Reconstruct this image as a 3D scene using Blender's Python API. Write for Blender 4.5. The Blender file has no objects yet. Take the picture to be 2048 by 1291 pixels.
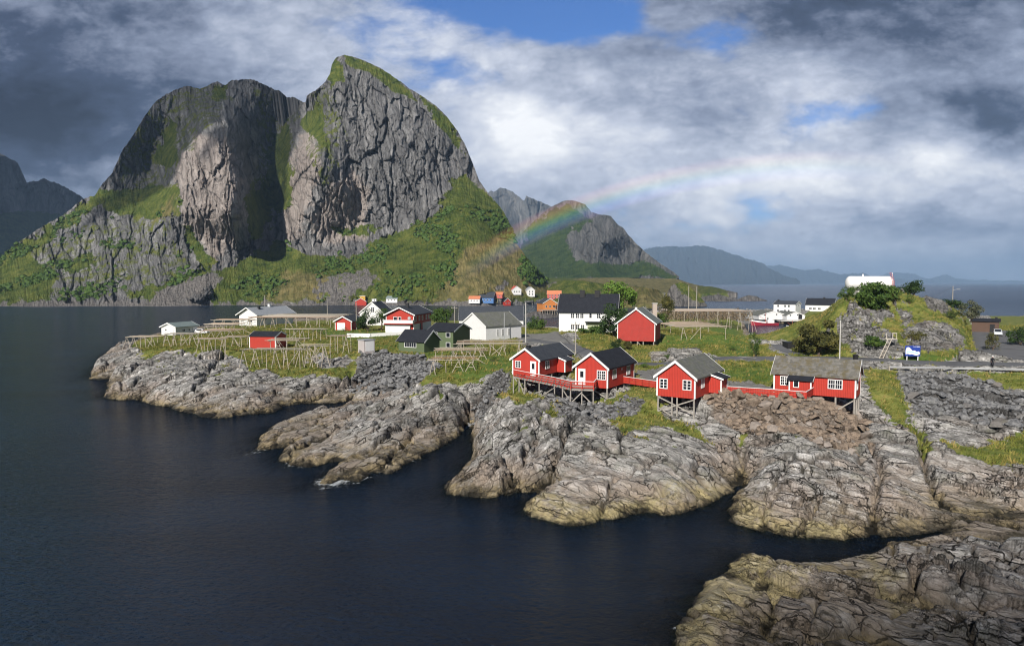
import bpy, bmesh, math, random
import numpy as np
from mathutils import Vector, Matrix
from math import radians as R, sin, cos, pi

# ---------------------------------------------------------------- camera, sky, sun, exposure
sc = bpy.context.scene
COL = sc.collection
H, F, CX, CY = 19.0, 1400.0, 1024.0, 645.5          # eye height; lens in photo pixels
PITCH = math.atan((CY - 565) / F)
cam = bpy.data.objects.new('camera', bpy.data.cameras.new('camera'))
COL.objects.link(cam)
cam.location = (0, 0, H)
cam.rotation_euler = (pi / 2 - PITCH, 0, 0)
cam.data.lens = 36 * F / 2048
cam.data.clip_start = 0.5
cam.data.clip_end = 90000
sc.camera = cam
sc.view_settings.view_transform = 'Standard'
sc.view_settings.look = 'None'
sc.view_settings.exposure = 0.35
sc.view_settings.gamma = 1.0
sc.cycles.use_denoising = True
sc.cycles.denoising_prefilter = 'ACCURATE'
sc.cycles.sample_clamp_direct = 4.0
sc.cycles.sample_clamp_indirect = 2.0
sc.cycles.filter_width = 1.1
sc.cycles.max_bounces = 6
sc.cycles.diffuse_bounces = 2
sc.cycles.glossy_bounces = 2
sc.cycles.transparent_max_bounces = 8
sc.cycles.volume_bounces = 0
SUN_EL, SUN_AZ = R(32), R(21)                        # sun stands behind the camera, to its left
SUN = Vector((-sin(SUN_AZ) * cos(SUN_EL), -cos(SUN_AZ) * cos(SUN_EL), sin(SUN_EL)))
sl = bpy.data.lights.new('sun', 'SUN')
sl.energy = 5.0
sl.angle = R(0.6)
sl.color = (1.0, 0.945, 0.87)
so = bpy.data.objects.new('sun', sl)
COL.objects.link(so)
so.location = SUN * 500
so.rotation_euler = SUN.to_track_quat('Z', 'Y').to_euler()


class NT:
    """small helper to write node trees as formulas"""
    def __init__(s, tree):
        s.t = tree; s.n = tree.nodes; s.l = tree.links
        s.n.clear()
    def new(s, typ, **kw):
        n = s.n.new(typ)
        for k, v in kw.items(): setattr(n, k, v)
        return n
    def put(s, sock, v):
        if v is None: return
        if isinstance(v, bpy.types.NodeSocket): s.l.new(v, sock)
        else:
            if isinstance(v, (tuple, list)) and len(v) == 3 and sock.type == 'RGBA': v = (*v, 1)
            sock.default_value = v
    def m(s, op, a, b=None, c=None, clamp=False):
        n = s.new('ShaderNodeMath', operation=op, use_clamp=clamp)
        for i, v in enumerate((a, b, c)): s.put(n.inputs[i], v)
        return n.outputs[0]
    def v(s, op, a, b=None, sc=None):
        n = s.new('ShaderNodeVectorMath', operation=op)
        s.put(n.inputs[0], a); s.put(n.inputs[1], b)
        if sc is not None: s.put(n.inputs['Scale'], sc)
        return n.outputs['Value'] if op in ('LENGTH', 'DOT_PRODUCT') else n.outputs[0]
    def sep(s, a):
        n = s.new('ShaderNodeSeparateXYZ'); s.put(n.inputs[0], a); return n.outputs
    def comb(s, x, y, z=0.0):
        n = s.new('ShaderNodeCombineXYZ')
        for i, v in enumerate((x, y, z)): s.put(n.inputs[i], v)
        return n.outputs[0]
    def mix(s, f, a, b, mode='MIX'):
        n = s.new('ShaderNodeMix', data_type='RGBA', blend_type=mode)
        s.put(n.inputs[0], f); s.put(n.inputs[6], a); s.put(n.inputs[7], b)
        return n.outputs[2]
    def ss(s, x, lo, hi, a=0.0, b=1.0):
        n = s.new('ShaderNodeMapRange', interpolation_type='SMOOTHSTEP')
        for i, v in enumerate((x, lo, hi, a, b)): s.put(n.inputs[i], v)
        return n.outputs[0]
    def noise(s, vec, scale=1.0, detail=4.0, rough=0.55, dist=0.0, typ=None):
        n = s.new('ShaderNodeTexNoise')
        if typ: n.noise_type = typ
        s.put(n.inputs['Vector'], vec); s.put(n.inputs['Scale'], scale); s.put(n.inputs['Detail'], detail)
        s.put(n.inputs['Roughness'], rough); s.put(n.inputs['Distortion'], dist)
        return n.outputs['Fac']
    def vor(s, vec, scale=1.0, feat='DISTANCE_TO_EDGE', out='Distance'):
        n = s.new('ShaderNodeTexVoronoi', feature=feat)
        s.put(n.inputs['Vector'], vec); s.put(n.inputs['Scale'], scale)
        return n.outputs[out]
    def ramp(s, f, stops):
        n = s.new('ShaderNodeValToRGB')
        e = n.color_ramp.elements
        while len(e) < len(stops): e.new(0.5)
        for i, (p, c) in enumerate(stops):
            e[i].position = p; e[i].color = (*c, 1) if len(c) == 3 else c
        s.put(n.inputs[0], f)
        return n.outputs[0]
    def bump(s, h, strength=0.5, dist=0.1, normal=None):
        n = s.new('ShaderNodeBump')
        s.put(n.inputs['Strength'], strength); s.put(n.inputs['Distance'], dist)
        s.put(n.inputs['Height'], h)
        if normal is not None: s.put(n.inputs['Normal'], normal)
        return n.outputs[0]


# ---- sky: Nishita air with a cloud field laid out by compass bearing and height
world = bpy.data.worlds.new('World')
sc.world = world
world.use_nodes = True
w = NT(world.node_tree)
sky = w.new('ShaderNodeTexSky', sky_type='NISHITA', sun_disc=False)
sky.sun_elevation = SUN_EL
sky.sun_rotation = pi + SUN_AZ
sky.air_density = 1.0; sky.dust_density = 0.6; sky.ozone_density = 2.5
dirv = w.new('ShaderNodeTexCoord').outputs['Generated']
dx, dy, dz = w.sep(dirv)
ysafe = w.m('MAXIMUM', dy, 0.12)
u = w.m('DIVIDE', dx, ysafe)                         # tangent of the bearing
v = w.m('DIVIDE', dz, ysafe)                         # tangent of the height
plane = w.v('SCALE', w.comb(dx, dy, 0.0), sc=w.m('DIVIDE', 1.0, w.m('ADD', w.m('ABSOLUTE', dz), 0.16)))
uv0 = w.comb(u, v)
n_big = w.noise(w.v('MULTIPLY', uv0, (3.2, 5.0, 1)), 1.0, 6, 0.55, 0.3)
n_big2 = w.noise(w.v('ADD', w.v('MULTIPLY', uv0, (3.2, 5.0, 1)), (7.3, 2.1, 3.3)), 1.0, 6, 0.55, 0.3)
n_fine = w.noise(w.v('MULTIPLY', uv0, (8, 15, 1)), 1.0, 10, 0.62, 0.12)
n_puff = w.m('ABSOLUTE', w.m('MULTIPLY_ADD', w.noise(w.v('MULTIPLY', uv0, (15, 26, 1)), 1.0, 7, 0.6, 0.1), 2.0, -1.0))
n_plane = w.noise(w.v('MULTIPLY', plane, (1.3, 1.0, 1)), 1.0, 7, 0.6, 0.4)
warp = w.comb(w.m('MULTIPLY_ADD', n_big, 0.16, -0.08), w.m('MULTIPLY_ADD', n_big2, 0.12, -0.06))
uvw = w.v('ADD', uv0, warp)


def blobs(lst, base):
    acc = base
    for px, py, sx, sy, wt in lst:
        d = w.v('MULTIPLY', w.v('SUBTRACT', uvw, ((px - 1024) / F, (565 - py) / F, 0)), (F / sx, F / sy, 0))
        g = w.m('EXPONENT', w.m('MULTIPLY', w.v('DOT_PRODUCT', d, d), -0.5))
        acc = w.m('MULTIPLY_ADD', g, wt, acc)
    return acc


cover = blobs([(1170, 32, 140, 36, -.75), (990, 10, 120, 40, -.5), (940, 170, 110, 45, -.5), (1690, 215, 110, 26, -.42), (1620, 260, 60, 30, -.3),
               (1400, 85, 60, 45, -.45), (760, 60, 110, 50, -.3), (1460, 410, 190, 40, -.30), (1930, 540, 260, 14, -.25),
               (1880, 230, 120, 40, .4), (1320, 20, 45, 30, .5), (1060, 250, 140, 70, .5)], 0.92)
cover = w.m('ADD', cover, w.m('MULTIPLY_ADD', n_fine, 1.1, -0.55))
cover = w.ss(cover, 0.34, 0.74)
bright = blobs([(0, 230, 260, 120, -.42), (180, 260, 170, 60, -.22), (100, 20, 320, 80, -.14), (170, 345, 140, 22, .12),
                (640, 90, 200, 80, .10), (1070, 240, 110, 50, .40), (1000, 310, 110, 40, .1), (560, 60, 130, 50, .03),
                (1230, 215, 110, 28, -.12), (1500, 60, 200, 60, -.13), (1720, 40, 170, 70, -.16), (1990, 40, 170, 90, -.2),
                (1870, 215, 90, 26, -.26), (2015, 275, 70, 40, -.28), (1780, 350, 220, 36, .22), (1920, 320, 110, 24, .14), (1480, 340, 180, 60, .08),
                (1960, 450, 160, 24, -.10), (1720, 480, 240, 40, .05), (1900, 550, 300, 22, -.02), (1400, 470, 220, 60, .05), (1650, 530, 300, 30, .06),
                (900, 110, 140, 60, .08), (1560, 190, 100, 60, .10), (1250, 330, 250, 90, .07), (1650, 400, 250, 60, .06)], 0.585)
bright = w.m('ADD', bright, w.m('MULTIPLY_ADD', n_fine, 0.72, -0.36))
bright = w.m('ADD', bright, w.m('MULTIPLY_ADD', n_puff, 0.30, -0.045))
bright = w.m('ADD', bright, w.m('MULTIPLY_ADD', n_plane, 0.40, -0.20))
bright = w.m('SUBTRACT', bright, w.ss(w.m('DIVIDE', dz, w.m('MAXIMUM', dy, .3)), .34, .64, 0, .40))
cloud = w.ramp(bright, [(0.0, (.018, .024, .042)), (.25, (.052, .072, .125)), (.5, (.245, .285, .385)),
                        (.72, (.47, .51, .61)), (1.0, (.86, .87, .89))])
SKYK = 0.10
skyc = w.mix(1.0, sky.outputs[0], (0.40, 0.62, 0.98), 'MULTIPLY')
col = w.mix(cover, skyc, w.mix(1.0, cloud, (1 / SKYK,) * 3, 'MULTIPLY'))
bg = w.new('ShaderNodeBackground')
w.put(bg.inputs[0], col); bg.inputs[1].default_value = SKYK
w.l.new(bg.outputs[0], w.new('ShaderNodeOutputWorld').inputs[0])
world.cycles.sampling_method = 'MANUAL'
world.cycles.sample_map_resolution = 512

# ---------------------------------------------------------------- maths helpers
rng = np.random.default_rng(7)
random.seed(7)


def ray(px, py):
    xc, yc = (px - CX) / F, -(py - CY) / F
    return np.array([xc, math.cos(PITCH) + math.sin(PITCH) * yc, -math.sin(PITCH) + math.cos(PITCH) * yc])


def at(px, py, Z):                                   # photo point -> point at height Z
    d = ray(px, py)
    return np.array([0, 0, H]) + d * ((Z - H) / d[2])


def atY(px, py, Y):                                  # photo point -> point at distance Y
    d = ray(px, py)
    return np.array([0, 0, H]) + d * (Y / d[1])


def hsh(ix, iy, s):
    n = (ix.astype(np.uint32) * np.uint32(374761393) + iy.astype(np.uint32) * np.uint32(668265263) + np.uint32((s * 974634301 + 1013) & 0xffffffff))
    n = (n ^ (n >> np.uint32(13))) * np.uint32(1274126177)
    n = (n ^ (n >> np.uint32(15))) * np.uint32(2246822519)
    return ((n ^ (n >> np.uint32(16))) & np.uint32(0xffffff)).astype(np.float64) / 16777215.0


def vn(x, y, s=0):                                   # smooth gradient noise, about -1..1
    ix, iy = np.floor(x), np.floor(y)
    fx, fy = x - ix, y - iy
    ix, iy = ix.astype(np.int64), iy.astype(np.int64)
    ux, uy = fx * fx * fx * (fx * (fx * 6 - 15) + 10), fy * fy * fy * (fy * (fy * 6 - 15) + 10)
    def g(i, j):
        a = hsh(ix + i, iy + j, s) * 2 * pi
        return np.cos(a) * (fx - i) + np.sin(a) * (fy - j)
    a, b, c, d = g(0, 0), g(1, 0), g(0, 1), g(1, 1)
    return 1.5 * ((a + (b - a) * ux) * (1 - uy) + (c + (d - c) * ux) * uy)


def fbm(x, y, s=0, o=4, g=0.5, l=2.03):
    t, a, f, n = 0, 1.0, 1.0, 0
    for i in range(o):
        t = t + a * vn(x * f + 17.1 * i, y * f - 9.7 * i, s + i); n += a
        a *= g; f *= l
    return t / n


def ridged(x, y, s=0, o=4, g=0.5):
    t, a, f, n = 0, 1.0, 1.0, 0
    for i in range(o):
        t = t + a * (1 - np.abs(vn(x * f + 5.3 * i, y * f + 3.1 * i, s + i)) * 1.6); n += a
        a *= g; f *= 2.05
    return t / n


def worley(x, y, s=0):
    ix, iy = np.floor(x).astype(np.int64), np.floor(y).astype(np.int64)
    f1 = np.full(x.shape, 9.0); f2 = f1.copy(); idv = np.zeros(x.shape)
    for i in (-1, 0, 1):
        for j in (-1, 0, 1):
            cx, cy = ix + i, iy + j
            d = np.hypot(cx + hsh(cx, cy, s) - x, cy + hsh(cx, cy, s + 5) - y)
            c = d < f1
            f2 = np.where(c, f1, np.minimum(f2, d))
            idv = np.where(c, hsh(cx, cy, s + 9), idv)
            f1 = np.where(c, d, f1)
    return f1, f2, idv


def facets(x, y, s=0, tilt=1.2):
    """broken, tilted flat faces: returns height and distance to the nearest joint"""
    ix, iy = np.floor(x).astype(np.int64), np.floor(y).astype(np.int64)
    f1 = np.full(x.shape, 9.0); f2 = f1.copy(); h = np.zeros(x.shape)
    for i in (-1, 0, 1):
        for j in (-1, 0, 1):
            cx, cy = ix + i, iy + j
            ox, oy = x - cx - hsh(cx, cy, s), y - cy - hsh(cx, cy, s + 5)
            d = np.hypot(ox, oy)
            c = d < f1
            f2 = np.where(c, f1, np.minimum(f2, d))
            hh = hsh(cx, cy, s + 9) - .5 + tilt * ((hsh(cx, cy, s + 13) - .5) * ox + (hsh(cx, cy, s + 17) - .5) * oy)
            h = np.where(c, hh, h)
            f1 = np.where(c, d, f1)
    return h, f2 - f1


def sst(x, a, b):
    t = np.clip((x - a) / (b - a), 0, 1)
    return t * t * (3 - 2 * t)


def inpoly(x, y, P):
    r = np.zeros(x.shape, bool)
    n = len(P)
    for i in range(n):
        x1, y1 = P[i]; x2, y2 = P[(i + 1) % n]
        if y1 == y2: continue
        c = ((y1 > y) != (y2 > y)) & (x < (x2 - x1) * (y - y1) / (y2 - y1) + x1)
        r ^= c
    return r


def polydist(x, y, P, closed=True):
    d = np.full(x.shape, 1e9)
    n = len(P)
    for i in range(n if closed else n - 1):
        x1, y1 = P[i]; x2, y2 = P[(i + 1) % n]
        ex, ey = x2 - x1, y2 - y1
        t = np.clip(((x - x1) * ex + (y - y1) * ey) / (ex * ex + ey * ey + 1e-9), 0, 1)
        d = np.minimum(d, np.hypot(x - x1 - t * ex, y - y1 - t * ey))
    return d


def sdf(x, y, P):
    return np.where(inpoly(x, y, P), 1, -1) * polydist(x, y, P)


class RBF:
    def __init__(s, pts, val, c=3.0, smooth=0.0):
        s.p = np.asarray(pts, float); s.c = c
        val = np.asarray(val, float)
        K = s.k(np.hypot(s.p[:, None, 0] - s.p[None, :, 0], s.p[:, None, 1] - s.p[None, :, 1]))
        n = len(val)
        A = np.zeros((n + 3, n + 3))
        A[:n, :n] = K + np.eye(n) * smooth
        A[:n, n] = 1; A[:n, n + 1:n + 3] = s.p; A[n, :n] = 1; A[n + 1:n + 3, :n] = s.p.T
        s.w = np.linalg.solve(A, np.concatenate([val, [0, 0, 0]]))
    def k(s, r): return -np.sqrt(r * r + s.c * s.c)
    def __call__(s, x, y):
        sh = x.shape; x = x.ravel(); y = y.ravel()
        out = np.empty(x.size)
        for i in range(0, x.size, 20000):
            a, b = x[i:i + 20000], y[i:i + 20000]
            out[i:i + 20000] = s.k(np.hypot(a[:, None] - s.p[:, 0], b[:, None] - s.p[:, 1])) @ s.w[:-3] + s.w[-3] + s.w[-2] * a + s.w[-1] * b
        return out.reshape(sh)


# ---------------------------------------------------------------- object helpers
def tag(o, label=None, cat=None, group=None, kind=None):
    if label: o['label'] = label
    if cat: o['category'] = cat
    if group: o['group'] = group
    if kind: o['kind'] = kind
    return o


def empty(name, loc, rz=0.0, label=None, cat=None, group=None):
    o = bpy.data.objects.new(name, None)
    COL.objects.link(o)
    o.location = loc; o.rotation_euler = (0, 0, rz)
    o.empty_display_size = 0.3
    return tag(o, label, cat, group)


def link(name, me, parent=None, mat=None):
    o = bpy.data.objects.new(name, me)
    COL.objects.link(o)
    if mat: me.materials.append(mat)
    if parent is not None: o.parent = parent
    return o


def npmesh(name, V, Q, mat=None, smooth=True, attrs=None):
    """V (n,3), Q (m,3 or 4) -> mesh"""
    me = bpy.data.meshes.new(name)
    V = np.ascontiguousarray(V, np.float32); Q = np.ascontiguousarray(Q, np.int32)
    k = Q.shape[1]
    me.vertices.add(len(V)); me.vertices.foreach_set('co', V.ravel())
    me.loops.add(Q.size); me.loops.foreach_set('vertex_index', Q.ravel())
    me.polygons.add(len(Q))
    me.polygons.foreach_set('loop_start', np.arange(0, Q.size, k, dtype=np.int32))
    me.polygons.foreach_set('use_smooth', np.full(len(Q), smooth))
    for nm, a in (attrs or {}).items():
        a = np.asarray(a, np.float32)
        if a.ndim == 1:
            at_ = me.attributes.new(nm, 'FLOAT', 'POINT'); at_.data.foreach_set('value', a)
        elif a.shape[1] == 3:
            at_ = me.attributes.new(nm, 'FLOAT_VECTOR', 'POINT'); at_.data.foreach_set('vector', np.ascontiguousarray(a).ravel())
        else:
            at_ = me.attributes.new(nm, 'FLOAT_COLOR', 'POINT'); at_.data.foreach_set('color', np.ascontiguousarray(a).ravel())
    me.update(calc_edges=True)
    if mat: me.materials.append(mat)
    return me


def gridquads(nr, nc):
    i = np.arange(nr * nc).reshape(nr, nc)
    return np.stack([i[:-1, :-1], i[:-1, 1:], i[1:, 1:], i[1:, :-1]], -1).reshape(-1, 4)


def new_mat(name):
    m = bpy.data.materials.new(name)
    m.use_nodes = True
    return m, NT(m.node_tree)


def finish(n, color, rough=0.9, normal=None, spec=0.3, **kw):
    b = n.new('ShaderNodeBsdfPrincipled')
    n.put(b.inputs['Base Color'], color); n.put(b.inputs['Roughness'], rough)
    b.inputs['Specular IOR Level'].default_value = spec
    if normal is not None: n.put(b.inputs['Normal'], normal)
    for k, v_ in kw.items(): n.put(b.inputs[k.replace('_', ' ')], v_)
    n.l.new(b.outputs[0], n.new('ShaderNodeOutputMaterial').inputs[0])
    return b


def attr(n, name, out='Color'):
    return n.new('ShaderNodeAttribute', attribute_name=name).outputs[out]


def pos(n):
    return n.new('ShaderNodeNewGeometry').outputs['Position']

# ---------------------------------------------------------------- ground of the island
# house footprints (x, y, z of front gable middle, turn, gable width, length, wall height, roof rise)
HOUSES = dict(
    cabin_a=(1.96, 99.70, 5.78, -.537, 4.40, 10.57, 2.29, 1.46), cabin_b=(10.26, 89.83, 5.77, -.549, 4.55, 9.0, 2.37, 1.70),
    cabin_c=(18.86, 80.09, 5.92, -.582, 4.61, 9.82, 2.27, 1.74), cabin_d=(41.89, 84.09, 5.42, 1.001, 4.5, 9.33, 2.39, 1.72),
    garage=(-48.42, 200.39, 5.48, -.149, 4.89, 9.39, 2.53, 1.26), white_house=(-44.57, 222.15, 5.5, -.05, 7.61, 12.76, 4.04, 3.22),
    red_white=(-29.4, 183.24, 6.0, -.141, 7.53, 17.8, 4.68, 1.77), green_low=(-15.96, 139.23, 5.35, 1.092, 5.47, 6.19, 2.16, 1.88),
    green_tall=(-11.01, 152.99, 4.75, 1.209, 8.68, 5.89, 3.9, 1.37), barn=(-9.51, 170.49, 5.22, -.813, 9.58, 11.76, 3.35, 2.99),
    white_big=(28.47, 188.83, 5.98, 1.363, 8.95, 15.24, 5.5, 4.3), warehouse=(27.9, 157.05, 5.88, -.32, 8.42, 10.44, 4.05, 3.14),
    boathouse=(-96.41, 196.01, 4.36, -.345, 5.17, 8.09, 2.25, 1.03), long_white=(-89.38, 236.67, 4.53, -.385, 7.6, 18.16, 3.86, 2.11),
    red_shed=(-51.47, 155.46, 4.59, 1.434, 5.11, 6.11, 2.61, .89), wharf=(144.51, 353.21, 2.21, .849, 7.73, 11.01, 5.97, 1.45),
    white_dark=(172.47, 373.23, 3.7, .952, 8.16, 14.2, 3.53, 3.23), dark_roof=(4.45, 281.4, 1.85, 1.582, 9.68, 25.49, 2.49, 5.09))
coast = [(178, 757), (198, 760), (220, 757), (214, 775), (209, 796), (240, 799), (259, 800), (280, 800), (301, 809), (336, 813), (355, 821), (380, 826), (401, 834), (430, 836),
         (463, 834), (502, 828), (540, 826), (579, 811), (633, 806), (660, 808), (691, 803), (712, 797), (690, 812), (668, 823), (645, 821), (612, 832), (587, 842), (560, 850), (537, 859),
         (520, 880), (513, 900), (540, 900), (590, 890), (566, 905), (556, 922), (579, 931), (629, 933), (655, 925), (690, 922), (665, 940), (637, 967), (668, 969), (690, 960), (718, 964), (745, 946), (787, 946),
         (800, 932), (837, 915), (855, 905), (876, 896), (900, 884), (918, 869), (932, 852), (945, 857), (944, 880), (947, 909), (935, 925), (922, 940), (900, 962),
         (885, 977), (891, 987), (915, 990), (941, 993), (979, 996), (1010, 990), (1041, 984), (1066, 985), (1054, 1000), (1045, 1018), (1054, 1031), (1075, 1035), (1097, 1040),
         (1129, 1052), (1172, 1049), (1200, 1042), (1235, 1037), (1265, 1028), (1297, 1024), (1330, 1030), (1360, 1027), (1397, 1015), (1438, 996), (1460, 985), (1478, 974),
         (1470, 1000), (1457, 1023), (1470, 1044), (1490, 1052), (1508, 1060), (1540, 1066), (1577, 1072), (1631, 1075), (1685, 1080), (1720, 1074), (1748, 1075), (1785, 1072), (1811, 1072), (1835, 1066),
         # gap to the near rock
         (1880, 1062), (1892, 1070), (1850, 1082), (1820, 1088), (1775, 1088), (1762, 1108), (1738, 1120), (1690, 1125), (1640, 1128), (1600, 1128), (1548, 1128), (1519, 1122), (1483, 1111), (1461, 1130), (1439, 1155),
         (1410, 1166), (1404, 1184), (1390, 1205), (1373, 1225), (1355, 1254), (1362, 1291), (1345, 1340), (1380, 1450), (2500, 1450), (2600, 1000), (2600, 640), (2300, 632), (2048, 634), (1960, 634),
         (1860, 628), (1640, 622), (1560, 618), (1420, 617), (1330, 613), (1230, 625), (1200, 634),
         # harbour arms behind the village
         (1118, 655), (1100, 662), (1040, 660), (1000, 650), (960, 646), (800, 638), (700, 636), (600, 640), (470, 646), (400, 655), (300, 672), (250, 690), (205, 712)]
coastXY = np.array([at(x, y, 0)[:2] for x, y in coast])
hole = [(1488, 648), (1510, 645), (1560, 646), (1603, 649), (1606, 668), (1585, 690), (1540, 694), (1508, 684)]     # harbour basin on the right
holeXY = np.array([at(x, y, 0)[:2] for x, y in hole])
land = [(1172, 1000, 1.0), (1250, 940, 2.2), (1250, 880, 3.4), (1250, 830, 4.0), (1300, 800, 5.0), (1180, 828, 3.0), (1100, 800, 3.3), (1085, 798, 3.8), (1350, 850, 3.3), (1390, 853, 2.9), (1320, 830, 3.6),
        (1420, 920, 2.4), (1380, 980, 1.5), (1100, 980, 1.4), (1120, 900, 2.5), (1130, 850, 3.2),
        (1000, 900, 2.3), (1000, 830, 3.7), (960, 800, 3.9), (1040, 790, 4.0), (960, 870, 2.2), (930, 950, .8), (1000, 960, 1.1), (1060, 930, 1.7),
        (943, 845, .5), (955, 815, 1.6), (962, 800, 2.0), (985, 757, 4.6), (1010, 740, 5.2), (1000, 700, 5.6),
        (870, 780, 4.0), (800, 830, 2.5), (850, 850, 2.0), (900, 800, 3.6), (925, 790, 3.6), (915, 840, 1.8), (700, 870, 1.3), (600, 905, .8), (740, 815, 1.9), (650, 852, .7), (760, 880, 1.4), (690, 935, .7), (780, 920, .8),
        (860, 740, 4.8), (900, 700, 5.4), (730, 708, 5.0), (850, 715, 5.0), (760, 765, 3.0), (700, 772, 2.3), (770, 790, 1.8),
        (300, 740, 3.2), (300, 700, 4.4), (400, 765, 3.0), (400, 700, 4.7), (500, 765, 2.9), (500, 720, 4.3), (600, 740, 3.6), (650, 752, 3.2), (600, 785, 1.5), (700, 700, 5.0), (690, 735, 3.9), (230, 735, 2.6), (240, 770, 1.7), (320, 780, 2.0), (440, 800, 1.5), (560, 770, 2.3),
        (426, 728, 2.6), (445, 708, 4.0), (650, 790, .9), (500, 800, 1.6),
        (600, 660, 5.3), (700, 672, 5.4), (800, 690, 5.2), (950, 690, 5.5), (1050, 684, 5.6), (1100, 682, 5.7), (1180, 690, 6.8), (1180, 668, 7.3), (1220, 672, 7.0), (1110, 668, 5.0), (1240, 720, 5.9), (1250, 700, 6.3), (1290, 700, 4.4), (1270, 692, 4.6),
        (1400, 690, 6.6), (1360, 690, 6.7), (1450, 668, 6.6), (1400, 660, 6.2), (1480, 690, 6.0), (1530, 706, 5.8), (1350, 722, 5.9), (1350, 700, 6.6), (1440, 705, 6.4), (1350, 640, 4.5), (1450, 635, 3.5), (1420, 622, 1.6), (1330, 622, 2.2),
        (1800, 712, 6.6), (1700, 695, 7.6), (1700, 712, 6.5), (1650, 650, 10.5), (1640, 690, 7.2), (1620, 700, 6.4), (1720, 620, 13.5), (1740, 583, 17.0), (1700, 586, 16.4), (1690, 600, 15.6), (1800, 588, 16.4), (1840, 596, 15.6), (1800, 640, 11.2), (1760, 660, 9.8), (1720, 660, 9.6),
        (1900, 640, 11.5), (1900, 612, 13.6), (1930, 640, 10.8), (1950, 665, 8.6), (1880, 690, 7.8), (1960, 692, 6.6), (1940, 705, 6.4), (1800, 690, 8.0), (1850, 670, 9.4), (1610, 660, 7.0), (1630, 630, 10.0),
        (1760, 727, 6.1), (1900, 724, 6.1), (2000, 724, 6.1), (1990, 682, 6.1), (2030, 702, 6.1), (2100, 700, 6.0), (2000, 664, 6.0), (2048, 664, 5.4), (2040, 645, 3.0), (2100, 650, 3), (1640, 722, 6.1), (1550, 718, 6.0), (1640, 745, 5.7), (1560, 745, 5.7), (1480, 745, 5.8), (1500, 770, 5.7), (1320, 745, 5.8), (2048, 738, 6.1), (2150, 740, 6.1),
        (1850, 762, 5.1), (2000, 782, 4.0), (1950, 832, 2.9), (2040, 862, 2.6), (1900, 880, 2.5), (1800, 800, 4.3), (1780, 860, 3.1), (1600, 900, 3.1), (1600, 960, 2.0), (1550, 880, 3.3), (1530, 930, 2.5), (1750, 970, 1.8), (1700, 905, 2.7), (1980, 950, 1.7), (2040, 1000, 1.1),
        (1880, 980, .9), (1900, 1020, .35), (1960, 1030, .4), (2040, 1045, .5), (1880, 930, 1.9), (1820, 1010, 1.4), (1780, 1010, 1.4), (1560, 800, 5.1), (1640, 805, 4.9), (1500, 830, 4.1), (1600, 850, 3.5), (1480, 872, 2.9), (1700, 838, 2.6), (1730, 820, 3.2), (1440, 800, 5.2), (1680, 865, 2.4), (1480, 925, 1.2), (1485, 950, .5), (1760, 780, 5.2), (1660, 1020, 1.0), (1560, 1020, 1.0),
        (1500, 1200, .9), (1600, 1190, 1.4), (1700, 1210, 1.5), (1850, 1160, 1.6), (1950, 1140, 1.9), (2040, 1200, 1.7), (1900, 1250, 1.3), (1500, 1270, .7), (1450, 1215, .6), (2040, 1130, 1.9), (1950, 1092, 1.6), (1905, 1082, 1.0), (1700, 1285, 1.1), (1560, 1150, .9), (1480, 1140, .8), (1780, 1140, 1.0), (1790, 1230, .6), (1840, 1270, .8),
        (1545, 697, 4.9), (1555, 695, 2.8), (1520, 697, 3.6), (1580, 696, 3.6), (1600, 692, 5.0), (1565, 698, 4.0), (1530, 699, 4.6), (1500, 697, 4.4), (1800, 1400, .9), (2150, 1300, 1.6), (2200, 1150, 1.8), (2200, 740, 6), (2300, 900, 2.5), (2200, 1000, 1.5), (2300, 760, 6.0), (2300, 660, 4)]
cp = [at(x, y, z) for x, y, z in land]
pts = [p[:2] for p in cp]; val = [p[2] for p in cp]
STILTED = ('cabin_b', 'cabin_c', 'cabin_d', 'cabin_a', 'warehouse')
for k, (hx, hy, hz, th, hw, hl, _, _) in HOUSES.items():
    for a, b in ((-.5, 0), (.5, 0), (-.5, 1), (.5, 1), (0, .5)):
        if k in STILTED and b < .6: continue
        lx, ly = a * hw, b * hl
        pts.append((hx + cos(th) * lx - sin(th) * ly, hy + sin(th) * lx + cos(th) * ly)); val.append(hz - .12)
for cx_, cy_, cz_ in ((150, 210, 5.5), (175, 260, 3), (160, 190, 7), (140, 185, 9), (110, 200, 8), (95, 170, 11), (190, 200, 5), (105, 235, 4), (140, 300, 2.2)):
    pts.append((cx_, cy_)); val.append(cz_)
n_c = len(coastXY)
for ring in (coastXY, holeXY):
    for i in range(len(ring)):
        p, q = ring[i], ring[(i + 1) % len(ring)]
        k = max(1, int(np.hypot(*(q - p)) / 6)) if p[1] < 150 else max(1, int(np.hypot(*(q - p)) / 25))
        for j in range(k):
            pts.append(p + (q - p) * j / k); val.append(0.0)
pts = np.array(pts); val = np.array(val)
_, iu = np.unique(np.round(pts, 1), axis=0, return_index=True)
rbf = RBF(pts[iu], val[iu], 2.0, 0.15)

NR, NC, Y0, Y1, UX = 860, 1220, 29.0, 420.0, 1.08
gy = Y0 * (Y1 / Y0) ** np.linspace(0, 1, NR)
gu = np.linspace(-.80, UX, NC)
GY, GU = np.meshgrid(gy, gu, indexing='ij')
GX = GU * GY
jx, jy = fbm(GX * .5, GY * .5, 31, 3) * .5, fbm(GX * .5, GY * .5, 47, 3) * .5     # ragged shoreline
cs = sdf(GX + jx, GY + jy, coastXY)
cs = np.minimum(cs, -sdf(GX, GY, holeXY))
hb = rbf(GX, GY)
inside = np.maximum(hb, .10 + .55 * np.minimum(cs, 1.2))
outside = np.maximum(-.55 * (-cs) ** .85 - .05, -6.0)
base = np.where(cs > 0, np.minimum(inside, .15 + cs * 2.2), outside)


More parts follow.
